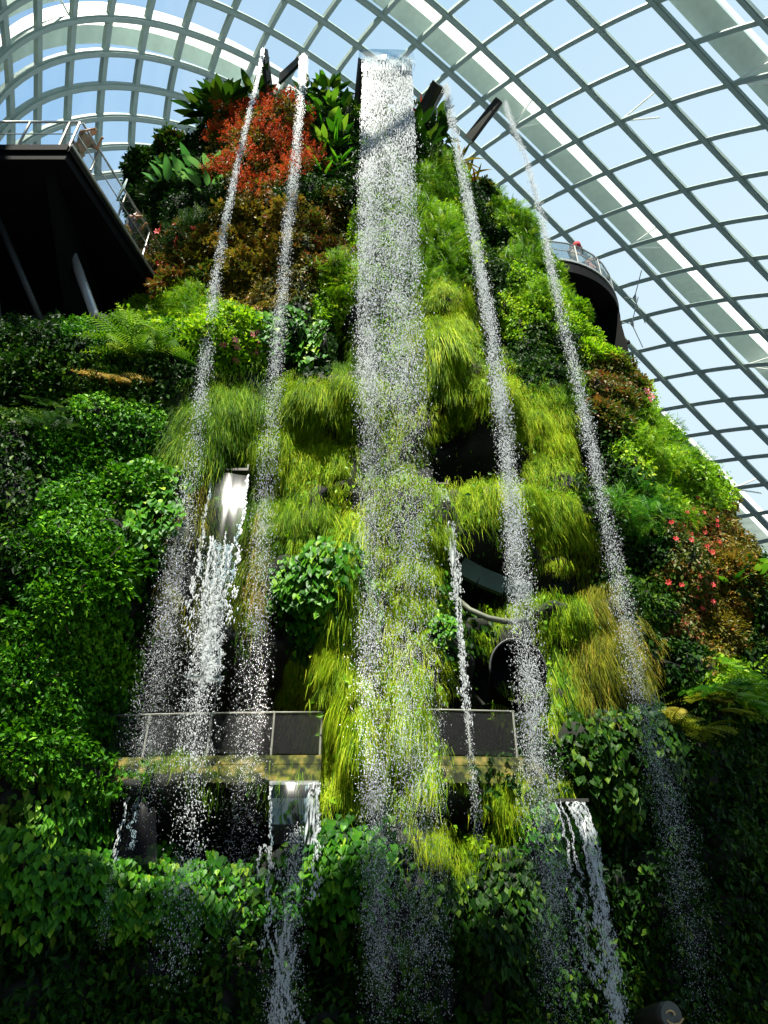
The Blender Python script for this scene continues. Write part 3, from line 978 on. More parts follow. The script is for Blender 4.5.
def remember(r):
    """note the parts of r so that copies need no search"""
    byp = {}
    for o in list(C.collection.objects)[-60:]:
        if o.parent is not None:
            byp.setdefault(o.parent.name, []).append(o)
    CHILD[r.name] = byp.get(r.name, [])
    for ch in CHILD[r.name]:
        CHILD[ch.name] = byp.get(ch.name, [])


PROTO = {}


def plant(kind, matname, second=None):
    """a fresh plant the first times, then copies of earlier ones"""
    nv = {'fern': 3, 'broad': 4, 'rosette': 2, 'bloom': 2}.get(kind, 0)
    key = (kind, matname)
    if nv == 0:
        return make_plant(kind, L[matname], L[second] if second else None)
    lst = PROTO.setdefault(key, [])
    if len(lst) < nv:
        r = make_plant(kind, L[matname]); remember(r); lst.append(r); return r
    return dup(random.choice(lst))


def spots(cx, cy, rx, ry, n):
    best = []
    for _ in range(n):
        cand = None; bd = -1
        for _t in range(12):
            a = random.uniform(0, 2 * PI); q = math.sqrt(random.random())
            p = (cx + rx * q * math.cos(a), cy + ry * q * math.sin(a))
            d = min([(p[0] - b_[0]) ** 2 / rx ** 2 + (p[1] - b_[1]) ** 2 / ry ** 2 for b_ in best], default=9)
            if d > bd:
                bd, cand = d, p
        best.append(cand)
    return best


# kind, colour, (second colour), centre and half sizes of the patch, how many, size, what it is, category, where
PATCHES = [
    ('trailing', 'lime', 0, 440, 320, 24, 34, 8, 1.0, 'lime green trailing grass tuft', 'on the bright bulge right of the main waterfall', 'grass'),
    ('trailing_long', 'lime', 0, 441, 365, 20, 26, 5, 1.0, 'long lime trailing grass tuft', 'at the foot of the bright bulge right of the main waterfall', 'grass'),
    ('trailing', 'lime', 0, 485, 402, 28, 14, 6, 1.0, 'lime trailing grass tuft', 'above the big dark hollow right of the main waterfall', 'grass'),
    ('trailing', 'lime', 0, 545, 440, 20, 36, 8, 1.0, 'lime trailing grass tuft', 'between the fourth and fifth waterfalls', 'grass'),
    ('trailing', 'lime', 0, 500, 508, 42, 10, 8, .95, 'lime trailing grass tuft', 'on the ledge beneath the big dark hollow', 'grass'),
    ('trailing', 'lime', 0, 562, 525, 24, 20, 8, 1.0, 'lime trailing grass tuft', 'on the ledge right of the fourth waterfall', 'grass'),
    ('trailing', 'lime', 0, 325, 405, 40, 22, 10, 1.0, 'lime trailing grass tuft', 'left of the main waterfall at mid height', 'grass'),
    ('trailing', 'lime', 0, 305, 462, 45, 22, 10, 1.0, 'lime trailing grass tuft', 'on the second ledge left of the main waterfall', 'grass'),
    ('trailing', 'midgrass', 0, 285, 525, 38, 20, 8, .9, 'green trailing grass tuft', 'just above the round heart-leaf vine patch', 'grass'),
    ('trailing_long', 'lime', 0, 348, 560, 13, 45, 6, .9, 'long lime trailing grass tuft', 'hard against the left side of the main waterfall', 'grass'),
    ('trailing', 'lime', 0, 322, 680, 32, 22, 9, .9, 'lime trailing grass tuft', 'below the round heart-leaf vine patch', 'grass'),
    ('trailing_long', 'lime', 0, 342, 745, 24, 40, 10, .7, 'long lime trailing grass strand', 'in the curtain left of the main waterfall foot', 'grass'),
    ('trailing_long', 'lime', 0, 418, 730, 16, 55, 8, .7, 'long lime trailing grass strand', 'in the curtain right of the main waterfall foot', 'grass'),
    ('trailing', 'lime', 0, 424, 570, 16, 50, 7, .9, 'lime trailing grass tuft', 'between the main waterfall and the thin spout', 'grass'),
    ('trailing', 'lime', 0, 460, 845, 34, 8, 7, .6, 'short lime grass tuft', 'on the low mossy shelf right of the main waterfall', 'grass'),
    ('trailing', 'lime', 0, 548, 618, 30, 12, 7, .9, 'lime trailing grass tuft', 'on the ledge over the round dark opening', 'grass'),
    ('trailing_long', 'midgrass', 0, 556, 680, 18, 30, 5, .8, 'green trailing grass strand', 'right of the round dark opening', 'grass'),
    ('trailing', 'olive', 0, 605, 655, 30, 42, 9, .95, 'olive trailing grass tuft', 'right of the fourth waterfall below mid height', 'grass'),
    ('trailing', 'midgrass', 0, 232, 420, 32, 22, 9, 1.0, 'green trailing grass tuft', 'over the upper water spout on the left', 'grass'),
    ('trailing', 'midgrass', 0, 190, 440, 18, 20, 5, 1.0, 'green trailing grass tuft', 'left of the upper water spout', 'grass'),
    ('trailing_long', 'olive', 0, 256, 570, 14, 45, 6, .8, 'olive trailing grass strand', 'right of the upper spout cascade', 'grass'),
    ('trailing', 'lime', 0, 528, 795, 24, 14, 5, .7, 'lime grass tuft', 'above the lower right cascade', 'grass'),
    ('trailing', 'midgrass', 0, 200, 766, 95, 5, 15, .34, 'short green grass tuft', 'on the concrete edge of the left walkway', 'grass'),
    ('trailing', 'midgrass', 0, 490, 778, 38, 6, 5, .4, 'short green grass tuft', 'on the concrete edge of the right walkway', 'grass'),
    ('vine', 'vine', 0, 318, 600, 36, 36, 12, .8, 'heart-leaf vine', 'in the round patch left of the main waterfall', 'vine'),
    ('vine', 'vine', 0, 438, 608, 12, 30, 4, .6, 'small heart-leaf vine', 'beside the thin spout right of the main waterfall', 'vine'),
    ('vine', 'vine', 0, 342, 890, 38, 50, 12, .62, 'heart-leaf vine', 'left of the main waterfall foot', 'vine'),
    ('vine', 'vine', 0, 190, 900, 75, 36, 16, .6, 'heart-leaf vine', 'in the low mound under the left walkway', 'vine'),
    ('vine', 'vine', 0, 50, 860, 48, 55, 12, .7, 'heart-leaf vine', 'at the bottom left below the small-leaved creeper', 'vine'),
    ('vine', 'dark', 0, 622, 775, 42, 45, 14, .75, 'dark heart-leaf vine', 'in the shaded patch right of the lower right cascade', 'vine'),
    ('vine', 'dark', 0, 495, 920, 48, 55, 12, .6, 'dark heart-leaf vine', 'under the low mossy shelf', 'vine'),
    ('vine', 'vine', 0, 548, 860, 18, 50, 6, .6, 'heart-leaf vine', 'behind the fourth waterfall foot', 'vine'),
    ('vine', 'vine', 0, 292, 345, 30, 30, 6, .9, 'heart-leaf vine', 'on the bulge left of the main waterfall above mid height', 'vine'),
    ('vine', 'vine', 0, 152, 520, 18, 40, 7, .8, 'yellowish heart-leaf vine', 'left of the upper spout cascade', 'vine'),
    ('creeper', 'smallgreen', 0, 100, 470, 36, 35, 9, 1.0, 'small-leaved green shrub', 'at the top of the left flank slope', 'shrub'),
    ('creeper', 'smallgreen', 0, 70, 555, 45, 40, 10, 1.0, 'small-leaved green shrub', 'in the middle of the left flank', 'shrub'),
    ('creeper', 'smallgreen', 0, 60, 650, 50, 40, 10, .9, 'small-leaved green shrub', 'on the left flank beside the walkway opening', 'shrub'),
    ('creeper', 'smallgreen', 0, 50, 740, 42, 28, 7, .8, 'small-leaved green shrub', 'at the foot of the left flank by the walkway end', 'shrub'),
    ('bush', 'smallgreen', 0, 80, 342, 75, 5, 9, .6, 'low green shrub', 'along the rim under the left platform', 'shrub'),
    ('bush', 'dark', 0, 60, 385, 55, 30, 8, 1.0, 'dark leafy shrub', 'in the shade below the left platform', 'shrub'),
    ('bush', 'dark', 0, 150, 165, 40, 40, 12, 1.3, 'dark leafy shrub', 'behind the left platform railing', 'shrub'),
    ('bushy_fern', 'dark', 0, 180, 215, 40, 26, 8, 1.3, 'dark bushy fern', 'beneath the upper left crest', 'fern'),
    ('bushy_fern', 'lush', 0, 175, 310, 40, 16, 7, 1.1, 'fresh green bushy fern', 'at the lower end of the left platform', 'fern'),
    ('bush', 'gold', 0, 250, 245, 45, 40, 12, 1.2, 'golden olive shrub', 'under the orange flowering shrubs', 'shrub'),
    ('bush', 'mixed', 0, 185, 262, 28, 28, 6, 1.1, 'russet leaved shrub', 'beside the lower end of the left platform railing', 'shrub'),
    ('bush', 'mixed', 0, 325, 245, 18, 45, 6, 1.1, 'russet green shrub', 'between the second and main waterfalls', 'shrub'),
    ('bushy_fern', 'lush', 0, 338, 290, 14, 30, 5, 1.0, 'lime bushy fern', 'left of the main waterfall above the dark slot', 'fern'),
    ('bush', 'lush', 0, 225, 348, 35, 18, 7, 1.0, 'fresh green shrub', 'above the green trailing grass on the left', 'shrub'),
    ('bushy_fern', 'lush', 0, 430, 200, 22, 34, 8, 1.2, 'lime bushy fern', 'high up right of the main waterfall', 'fern'),
    ('bushy_fern', 'lush', 0, 432, 262, 22, 30, 8, 1.2, 'lime bushy fern', 'over the bright bulge right of the main waterfall', 'fern'),
    ('bushy_fern', 'lush', 0, 520, 200, 24, 36, 9, 1.2, 'lime bushy fern', 'between the fourth and fifth waterfalls near the top', 'fern'),
    ('bushy_fern', 'lush', 0, 540, 275, 28, 40, 10, 1.1, 'lime bushy fern', 'left of the round balcony', 'fern'),
    ('bushy_fern', 'midgrass', 0, 562, 398, 22, 12, 3, 1.1, 'bright bushy fern', 'crossed by the fifth waterfall', 'fern'),
    ('bush', 'lush', 0, 600, 330, 24, 40, 9, 1.0, 'fresh green shrub', 'below the round balcony', 'shrub'),
    ('bush', 'mixed', 0, 612, 395, 22, 32, 7, 1.0, 'russet green shrub', 'on the right edge under the balcony', 'shrub'),
    ('bushy_fern', 'lush', 0, 642, 440, 28, 30, 9, 1.0, 'fresh green fern', 'on the upper right flank', 'fern'),
    ('bushy_fern', 'lush', 0, 680, 490, 30, 30, 9, 1.0, 'fresh green fern', 'halfway down the right outline of the mountain', 'fern'),
    ('bushy_fern', 'fern', 0, 635, 510, 20, 18, 4, 1.1, 'bright green fern', 'right of the fifth waterfall', 'fern'),
    ('creeper', 'mixed', 0, 700, 570, 32, 48, 12, .9, 'russet flecked creeper', 'on the right flank below the ferns', 'shrub'),
    ('creeper', 'gold', 0, 732, 610, 18, 50, 8, .9, 'golden creeper', 'at the right edge of the flank', 'shrub'),
    ('broad', 'vine', 0, 745, 585, 14, 12, 5, .55, 'broad-leaved green plant', 'at the far right outline', 'plant'),
    ('fern', 'fern', 0, 735, 690, 30, 18, 5, .9, 'arching fern', 'low on the right flank', 'fern'),
    ('fern', 'olive', 0, 690, 720, 26, 18, 4, .9, 'olive arching fern', 'in the shade low on the right flank', 'fern'),
    ('fern', 'midgrass', 0, 140, 352, 22, 12, 3, 1.1, 'tree fern with arching fronds', 'on the rim right of the left platform strut', 'fern'),
    ('fern', 'dark', 0, 50, 430, 30, 18, 6, .7, 'dark arching fern', 'in the shade above the small-leaved slope', 'fern'),
    ('fern', 'bronze', 0, 118, 390, 5, 3, 1, .75, 'bronze fern', 'on the shaded slope under the left platform', 'fern'),
    ('broad', 'dark', 0, 220, 98, 34, 12, 10, 1.05, 'large dark broad-leaved plant', 'on the crest left of the first spout', 'plant'),
    ('broad', 'palegreen', 0, 188, 190, 28, 14, 6, .8, 'pale broad-leaved plant', 'left of the first waterfall', 'plant'),
    ('broad', 'vine', 0, 328, 125, 18, 30, 6, .8, 'broad-leaved plant', 'left of the main spout', 'plant'),
    ('broad', 'dark', 0, 322, 92, 16, 8, 4, .7, 'dark broad-leaved plant', 'on the crest between the second and main spouts', 'plant'),
    ('rosette', 'fern', 0, 330, 160, 14, 26, 5, .9, 'green bromeliad', 'hanging left of the main waterfall', 'plant'),
    ('broad', 'dark', 0, 435, 135, 18, 16, 6, .75, 'dark broad-leaved plant', 'under the fourth spout', 'plant'),
    ('rosette', 'gold', 0, 485, 165, 12, 10, 3, .9, 'golden bromeliad', 'on the crest under the fifth spout', 'plant'),
    ('rosette', 'orange', 0, 420, 104, 8, 5, 2, .8, 'orange bromeliad', 'on the crest right of the main spout', 'plant'),
    ('flowering', 'orange', 'gold', 262, 145, 44, 50, 17, .95, 'orange-red flowering shrub', 'near the top between the first two waterfalls', 'shrub'),
    ('flowering', 'orange', 'gold', 305, 160, 8, 20, 3, .9, 'small orange-red flowering shrub', 'just right of the second waterfall', 'shrub'),
    ('bloom', 'red', 0, 175, 250, 24, 26, 18, .75, 'red flower', 'beside the lower end of the left platform railing', 'flower'),
    ('bloom', 'red', 0, 690, 560, 24, 54, 34, .42, 'red flower', 'in the creeper on the right flank', 'flower'),
    ('bloom', 'pink', 0, 238, 350, 16, 16, 10, .6, 'pink flower', 'among the shrubs left of the second waterfall', 'flower'),
    ('bloom', 'pink', 0, 640, 398, 6, 5, 4, .9, 'pink flower', 'on the right edge below the balcony', 'flower'),
    ('bush', 'mixed', 0, 148, 108, 12, 10, 4, 1.1, 'twiggy russet shrub', 'standing on the crest behind the left platform', 'shrub'),
    ('bush', 'dark', 0, 520, 160, 22, 12, 5, .9, 'small dark shrub', 'on the crest right of the fifth spout', 'shrub'),
    ('bush', 'mixed', 0, 635, 375, 8, 12, 3, .8, 'straggling shrub', 'sticking out from the right outline under the balcony', 'shrub'),
]


def words_for(ps):
    """tell the members of a patch apart: topmost, lowest, leftmost, rightmost, the rest"""
    n_ = len(ps); w = [''] * n_
    if n_ < 2:
        return w
    left = set(range(n_))
    for nm, key in (('topmost', lambda k: ps[k][1]), ('lowest', lambda k: -ps[k][1]), ('leftmost', lambda k: ps[k][0]), ('rightmost', lambda k: -ps[k][0])):
        if not left:
            break
        k = min(left, key=key)
        # only true when it is the extreme of the whole patch
        if min(range(n_), key=key) == k:
            w[k] = nm; left.discard(k)
    for k in left:
        w[k] = 'inner' if n_ > 5 else ''
    return w


for (kind, col, sec, cx, cy, rx, ry, n_, size, what, where, catg) in PATCHES:
    if kind.startswith('trailing'):
        n_ = int(n_ * 1.5); size *= .85
    ps = spots(cx, cy, rx, ry, n_)
    ws = words_for(ps)
    for (px, py), wd in zip(ps, ws):
        o = plant(kind, col, sec or None)
        Pp, Nn = pick(px, py)
        h = Nn * [1, 1, 0]; h = h / max(1e-6, np.linalg.norm(h))
        rz = math.atan2(h[1], h[0]) + PI / 2
        s = size * random.uniform(.85, 1.2)
        lift = .3 if kind == 'bloom' else -.05
        o.location = Pp + Nn * lift
        o.rotation_euler = (random.uniform(-.12, .12), random.uniform(-.15, .15), rz + random.uniform(-.25, .25))
        o.scale = (s * random.uniform(.9, 1.15), s, s * random.uniform(.9, 1.15))
        P_(o, label=((wd + ' ') if wd else '') + what + ' ' + where, cat=catg, group=what + 's ' + where)

# ------------------------------------------------------------------ left viewing platform
ZP = 22.0
deck_poly = [(-19.0, 11.4), (-8.6, 11.4), (-7.25, 16.0), (-7.25, 17.6), (-19.0, 17.6)]
plat = empty('viewing_platform', (-12, 14, ZP), label='dark steel viewing platform jutting out at the upper left of the mountain', cat='platform')


def loc(p, base):
    return tuple(np.asarray(p, float) - np.asarray(base, float))


PB = (-12, 14, ZP)


def rel(poly, base):
    return [(x - base[0], y - base[1]) for x, y in poly]


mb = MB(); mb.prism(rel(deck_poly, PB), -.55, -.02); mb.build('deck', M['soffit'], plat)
mb = MB()
mb.bar(loc((-19, 11.36, ZP - .1), PB), loc((-8.6, 11.36, ZP - .1), PB), .10, .26)
mb.bar(loc((-8.58, 11.36, ZP - .1), PB), loc((-7.2, 16.1, ZP - .1), PB), .10, .26)
mb.build('edge_beam', M['soffit'], plat)
mb = MB(); mb.bar(loc((-8.50, 11.3, ZP - .02), PB), loc((-7.13, 16.1, ZP - .02), PB), .05, .09); mb.build('edge_trim', M['rail'], plat)
# wedge shaped beams and lining under the deck
for (x0, x1) in ((-9.3, -9.0), (-12.5, -12.2), (-16, -15.7)):
    mb = MB()
    a = [(x0, 11.8, ZP - .5), (x0, 17.5, ZP - .5), (x0, 17.5, ZP - 4.2), (x0, 15.8, ZP - 3.2)]
    b_ = [(x1, y, z) for _, y, z in a]
    mb.add([loc(q, PB) for q in a + b_], [(0, 1, 2, 3), (7, 6, 5, 4), (0, 4, 5, 1), (1, 5, 6, 2), (2, 6, 7, 3), (3, 7, 4, 0)])
    mb.build('bracket', M['soffit'], plat)
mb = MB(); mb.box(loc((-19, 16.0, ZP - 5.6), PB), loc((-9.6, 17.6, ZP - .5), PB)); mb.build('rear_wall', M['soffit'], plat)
mb = MB()
for r_ in range(3):
    for c_ in range(5):
        x = -17.5 + c_ * 1.5; z = ZP - 4.9 + r_ * 1.25
        mb.box(loc((x, 15.95, z), PB), loc((x + 1.1, 16.0, z + .95), PB))
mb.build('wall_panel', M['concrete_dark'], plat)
for a, b_, r_ in (((-9.35, 14.0, ZP - .6), (-7.5, 14.1, 17.4), .13), ((-11.3, 12.6, ZP - .55), (-10.1, 14.6, 16.6), .10), ((-11.1, 12.9, ZP - .6), (-9.3, 14.8, ZP - 4), .09)):
    mb = MB(); mb.tube([loc(a, PB), loc(b_, PB)], r_, 10); mb.tube([loc(np.array(a) * .04 + np.array(b_) * .96, PB), loc(b_, PB)], r_ * 1.35, 10)
    mb.build('strut', M['rail'] if r_ > .12 else M['steel_dark'], plat, smooth=True)


def railing(name, pts, posts, h, label, matp, infill, mid=True, pw=.05, group=None):
    """pts: base line of the railing; parts: top rail, mid rail, posts, infill panels"""
    base = np.array(pts[0]); r = empty(name, tuple(base), label=label, cat='railing', group=group)
    q = [np.array(p) - base for p in pts]
    mb = MB(); mb.tube([tuple(p + [0, 0, h]) for p in q], .035 if pw > .04 else .018, 6); mb.build('top_rail', matp, r, smooth=True)
    if mid:
        mb = MB(); mb.tube([tuple(p + [0, 0, h * .55]) for p in q], .018, 5); mb.build('mid_rail', matp, r, smooth=True)
    seg = np.array(q); L_ = np.concatenate([[0], np.cumsum(np.linalg.norm(np.diff(seg, axis=0), axis=1))])
    for t in posts:
        d = t * L_[-1]; p = np.array([np.interp(d, L_, seg[:, k]) for k in range(3)])
        mb = MB(); mb.bar(tuple(p + [0, 0, -.1]), tuple(p + [0, 0, h]), pw, pw); mb.build('post', matp, r)
    if infill is not None:
        for k in range(len(q) - 1):
            mb = MB(); a, b_ = q[k], q[k + 1]
            d = (b_ - a) / np.linalg.norm(b_ - a); nx = np.array([-d[1], d[0], 0]) * .006
            mb.add([a - nx + [0, 0, .05], b_ - nx + [0, 0, .05], b_ - nx + [0, 0, h - .04], a - nx + [0, 0, h - .04], a + nx + [0, 0, .05], b_ + nx + [0, 0, .05], b_ + nx + [0, 0, h - .04], a + nx + [0, 0, h - .04]],
                   [(0, 1, 2, 3), (7, 6, 5, 4), (0, 4, 5, 1), (3, 2, 6, 7), (0, 3, 7, 4), (1, 5, 6, 2)])
            mb.build('infill_panel', infill, r)
    return r


railing('railing', [(-18.9, 11.42, ZP), (-8.62, 11.42, ZP)], [.02, .2, .38, .56, .74, .86, .97, .998], 1.42, 'steel railing along the front edge of the upper left platform', M['rail'], None)
railing('railing', [(-8.58, 11.45, ZP), (-7.2, 16.05, ZP)], [.17, .47, .76, 1.0], 1.42, 'steel railing with wire mesh down the side of the upper left platform', M['rail'], M['mesh'])
# square notice on the railing
sg = empty('notice_board', tuple(at(122, 190, y=13.25)), label='small square pale notice on the side railing of the left platform', cat='sign')
mb = MB(); mb.box((-.02, -.26, -.26), (.02, .26, .26)); o = mb.build('panel', plain('pale notice', (196, 214, 204), .4), sg)
mb = MB(); mb.box((-.032, -.15, .0), (-.021, .15, .12)); mb.box((.021, -.15, .0), (.032, .15, .12)); mb.build('notice_picture', plain('notice print', (120, 160, 150), .5), sg)
sg.rotation_euler = (0, 0, math.radians(38))

# ------------------------------------------------------------------ round balcony on the right
BC = np.array([6.7, 22.8, 28.0]); BR = 3.5
bal = empty('balcony', tuple(BC), label='round dark balcony projecting from the upper right of the mountain', cat='balcony')
ang = np.linspace(-PI * .98, PI * .35, 44)
poly = [(BR * math.cos(a), BR * math.sin(a)) for a in ang]
mb = MB(); mb.prism(poly, -.12, 0.0); mb.build('deck', M['rail'], bal)
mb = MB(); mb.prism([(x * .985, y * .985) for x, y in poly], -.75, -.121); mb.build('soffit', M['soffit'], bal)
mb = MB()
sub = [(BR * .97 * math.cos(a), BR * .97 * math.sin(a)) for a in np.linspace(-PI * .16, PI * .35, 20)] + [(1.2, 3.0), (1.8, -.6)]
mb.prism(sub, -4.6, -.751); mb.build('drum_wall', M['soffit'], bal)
mb = MB(); mb.tube([(BR * .72 * math.cos(a), BR * .72 * math.sin(a), -.80) for a in np.linspace(-PI * .95, -.05, 30)], .05, 6)
mb.tube([(BR * .9, -.6, -2.4), (BR * .35, -1.2, -3.4)], .08, 6); mb.build('rib', M['steel_dark'], bal)
mb = MB(); mb.bar((BR * .95, .2, -1.1), (BR * 1.12, .1, -.95), .12); mb.build('bracket', M['soffit'], bal)
railing('railing', [tuple(BC + [(BR - .06) * math.cos(a), (BR - .06) * math.sin(a), 0]) for a in ang[::2]], list(np.linspace(0, 1, 12)), 1.15,
        'curved steel and glass railing around the round balcony', M['rail'], M['balustrade'], mid=True)

# ------------------------------------------------------------------ walkway across the wall at low height
WY = 12.45
ZW = float(at(200, 757, y=WY)[2])


def arcpath(x0, x1, n_=14):
    return [(x, WY - .1 + .012 * (x + 1) ** 2) for x in np.linspace(x0, x1, n_)]


for (x0, x1, lab) in ((-5.15, -1.0, 'mossy concrete walkway crossing the hollow on the lower left'), (.45, 2.55, 'mossy concrete walkway showing right of the main waterfall')):
    pth = arcpath(x0, x1)
    bx = pth[0]
    r = empty('walkway', (bx[0], bx[1], ZW), label=lab, cat='walkway')
    front_ = [(x - bx[0], y - bx[1]) for x, y in pth]; back_ = [(x, y + 1.9) for x, y in front_][::-1]
    mb = MB(); mb.prism(front_ + back_, -.14, 0); mb.build('deck', M['concrete'], r)
    mb = MB(); mb.prism([(x, y + .005) for x, y in front_] + [(x, y + .30) for x, y in front_][::-1], -.42, -.14); mb.build('fascia', M['concrete'], r)
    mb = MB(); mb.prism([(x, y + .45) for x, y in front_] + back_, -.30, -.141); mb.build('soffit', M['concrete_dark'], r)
rl1 = [(x, y + .08, ZW) for x, y in arcpath(-4.75, -1.0, 6)]
railing('railing', rl1, [.02, .22, .50, .78, .99], .74, 'thin steel railing with wire mesh on the lower left walkway', M['rail_dull'], M['mesh'], mid=False, pw=.028)
rl2 = [(x, y + .08, ZW) for x, y in arcpath(.6, 2.2, 4)]
railing('railing', rl2, [.02, .5, .98], .80, 'thin steel railing with wire mesh on the lower right walkway', M['rail_dull'], M['mesh'], mid=False, pw=.028)
# white handrail piece in the hollow
a, b_ = at(186, 677, y=13.0), at(222, 680, y=13.0)
hr = empty('handrail', tuple(a), label='short bright handrail in the dark hollow behind the left cascade', cat='rail')
mb = MB(); mb.tube([(0, 0, 0), tuple(b_ - a)], .03, 6); mb.build('rail', M['white_steel'], hr, smooth=True)
mb = MB(); mb.bar((.08, .02, 0), (.08, .02, -1.35), .03); mb.bar(tuple(b_ - a + [-.08, .02, 0]), tuple(b_ - a + [-.08, .02, -1.35]), .03); mb.build('post', M['steel_dark'], hr)
# curved concrete rim of the opening right of the thin spout, with its lining band
pb = [at(460, 566, y=13.7), at(480, 577, y=13.75), at(505, 587, y=13.8), at(532, 592, y=13.9)]
pr = [at(458, 600, y=13.0), at(470, 610, y=12.85), at(488, 618, y=12.8), at(508, 622, y=12.85), at(528, 620, y=13.0)]
rim = empty('opening_rim', tuple(pr[0]), label='curved concrete rim of the dark opening right of the thin spout', cat='ledge')
mb = MB(); mb.tube([tuple(p - pr[0]) for p in pr], .055, 8); mb.build('rim', plain('pale wet concrete', (92, 98, 80), .6, 0, .3, 4), rim, smooth=True)
mb = MB()
for k in range(3):
    mb.bar(tuple(pb[k] - pr[0]), tuple(pb[k + 1] - pr[0]), .12, .42)
mb.build('lining_band', plain('grey green lining', (66, 84, 68), .6, 0, .2, 2), rim)
# dark round opening with a thin steel hoop
ho = at(518, 668, y=12.75)
hoop = empty('round_opening', tuple(ho), label='round dark opening with thin hoop behind the fourth waterfall', cat='opening')
mb = MB(); mb.tube([(.50 * math.cos(a), 0, .62 * math.sin(a) - .05) for a in np.linspace(PI * 1.02, -.02 * PI, 22)], .022, 6); mb.build('hoop', M['steel_dark'], hoop, smooth=True)
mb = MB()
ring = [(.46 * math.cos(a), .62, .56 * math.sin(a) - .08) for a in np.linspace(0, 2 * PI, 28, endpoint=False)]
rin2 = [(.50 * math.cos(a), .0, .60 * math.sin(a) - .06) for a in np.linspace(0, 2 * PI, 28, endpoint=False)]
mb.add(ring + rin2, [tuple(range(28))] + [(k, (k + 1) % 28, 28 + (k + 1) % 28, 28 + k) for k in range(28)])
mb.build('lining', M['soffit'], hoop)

# ------------------------------------------------------------------ spouts at the crest
def trough(lip, rear, w, hgt, label, thin=.05):
    """open channel with V side plates, from the wall out to the lip"""
    lip = np.array(lip); rear = np.array(rear)
    r = empty('water_spout', tuple(rear), label=label, cat='spout', group=None)
    d = unit((lip - rear)[None])[0]; x = unit(np.cross(d, [0, 0, 1.0])[None])[0]; up = np.cross(x, d)
    Lq = lip - rear
    mb = MB()
    # underside: shallow keel
    for sx in (-1, 1):
        a = [x * sx * w / 2, x * sx * w / 2 - up * hgt * .0, -up * hgt + x * sx * w * .12]
        v = []
        for base in (np.zeros(3), Lq):
            k = 1.0 if base is not Lq else .55
            v += [base + x * sx * w / 2, base + x * sx * w * .15 - up * hgt * k, base + x * sx * (w * .15 - thin) - up * hgt * k, base + x * sx * (w / 2 - thin)]
        mb.add(v, [(0, 1, 2, 3), (7, 6, 5, 4), (0, 4, 5, 1), (1, 5, 6, 2), (2, 6, 7, 3), (3, 7, 4, 0)])
    v = []
    for base, k in ((np.zeros(3), 1.0), (Lq, .55)):
        v += [base - x * w * .16 - up * hgt * k, base + x * w * .16 - up * hgt * k, base + x * w * .16 - up * (hgt * k - thin), base - x * w * .16 - up * (hgt * k - thin)]
    mb.add(v, [(0, 3, 2, 1), (4, 5, 6, 7), (0, 1, 5, 4), (1, 2, 6, 5), (2, 3, 7, 6), (3, 0, 4, 7)])
    mb.build('channel', M['trough'], r)
    mb = MB(); mb.bar(tuple(Lq * .86 - x * (w / 2 + .02) + up * .01), tuple(Lq * .86 + x * (w / 2 + .02) + up * .01), .05); mb.bar(tuple(Lq * .97 - x * w / 2), tuple(Lq * .97 + x * w / 2), .03)
    mb.build('cross_tie', M['rail'], r)
    return r


W1 = at(264, 50, y=14.0); W2 = at(303, 58, y=14.1); W4 = at(440, 84, y=13.9); W5 = at(499, 101, y=14.2)
W3 = at(384, 58, y=13.8)
trough(W1, at(272, 108, y=15.6), .30, .55, 'narrow tall water spout, leftmost of five on the crest')
trough(W2, at(283, 76, y=15.2), .34, .4, 'water spout on the crest above the second waterfall')
trough(W4, at(424, 113, y=14.9), .62, .42, 'trough spout on the crest, just right of the main spout')
trough(W5, at(468, 140, y=15.2), .40, .36, 'long thin trough spout, rightmost on the crest')
sp = empty('main_water_spout', tuple(W3), label='wide water spout at the centre of the crest feeding the main waterfall', cat='spout')
mb = MB()
for sx in (-.98,):
    a = [(sx, 0, .04), (sx, 1.5, .0), (sx - .25, 1.5, -1.9), (sx - .05 * np.sign(sx), .1, -.25)]
    b_ = [(q[0] + .06, q[1], q[2]) for q in a]
    mb.add(a + b_, [(0, 1, 2, 3), (7, 6, 5, 4), (0, 4, 5, 1), (1, 5, 6, 2), (2, 6, 7, 3), (3, 7, 4, 0)])
mb.build('side_plate', M['trough'], sp)
mb = MB(); mb.add([(-.98, 0.02, -.02), (1.0, .02, -.02), (1.0, 1.6, -.02), (-.98, 1.6, -.02), (-.98, .06, -.08), (1.0, .06, -.08), (1.0, 1.6, -.3), (-.98, 1.6, -.3)],
                  [(0, 1, 2, 3), (7, 6, 5, 4), (0, 4, 5, 1), (3, 2, 6, 7), (0, 3, 7, 4), (1, 5, 6, 2)])
mb.build('channel', M['trough'], sp)

# ------------------------------------------------------------------ water
OCT_V = np.array([(0, 0, -.5), (.5, -.25, .15), (-.5, -.25, .15), (0, .5, .15), (0, 0, .5)], float)
OCT_F = np.array([(0, 1, 3), (0, 3, 2), (0, 2, 1), (4, 3, 1), (4, 2, 3), (4, 1, 2)])


def drops(P, size, stretch):
    n_ = len(P); s = np.stack([size, size, size * stretch], 1)
    V = P[:, None] + OCT_V[None] * s[:, None]
    F = (OCT_F[None] + (np.arange(n_) * 5)[:, None, None]).reshape(-1, 3)
    return V.reshape(-1, 3), F


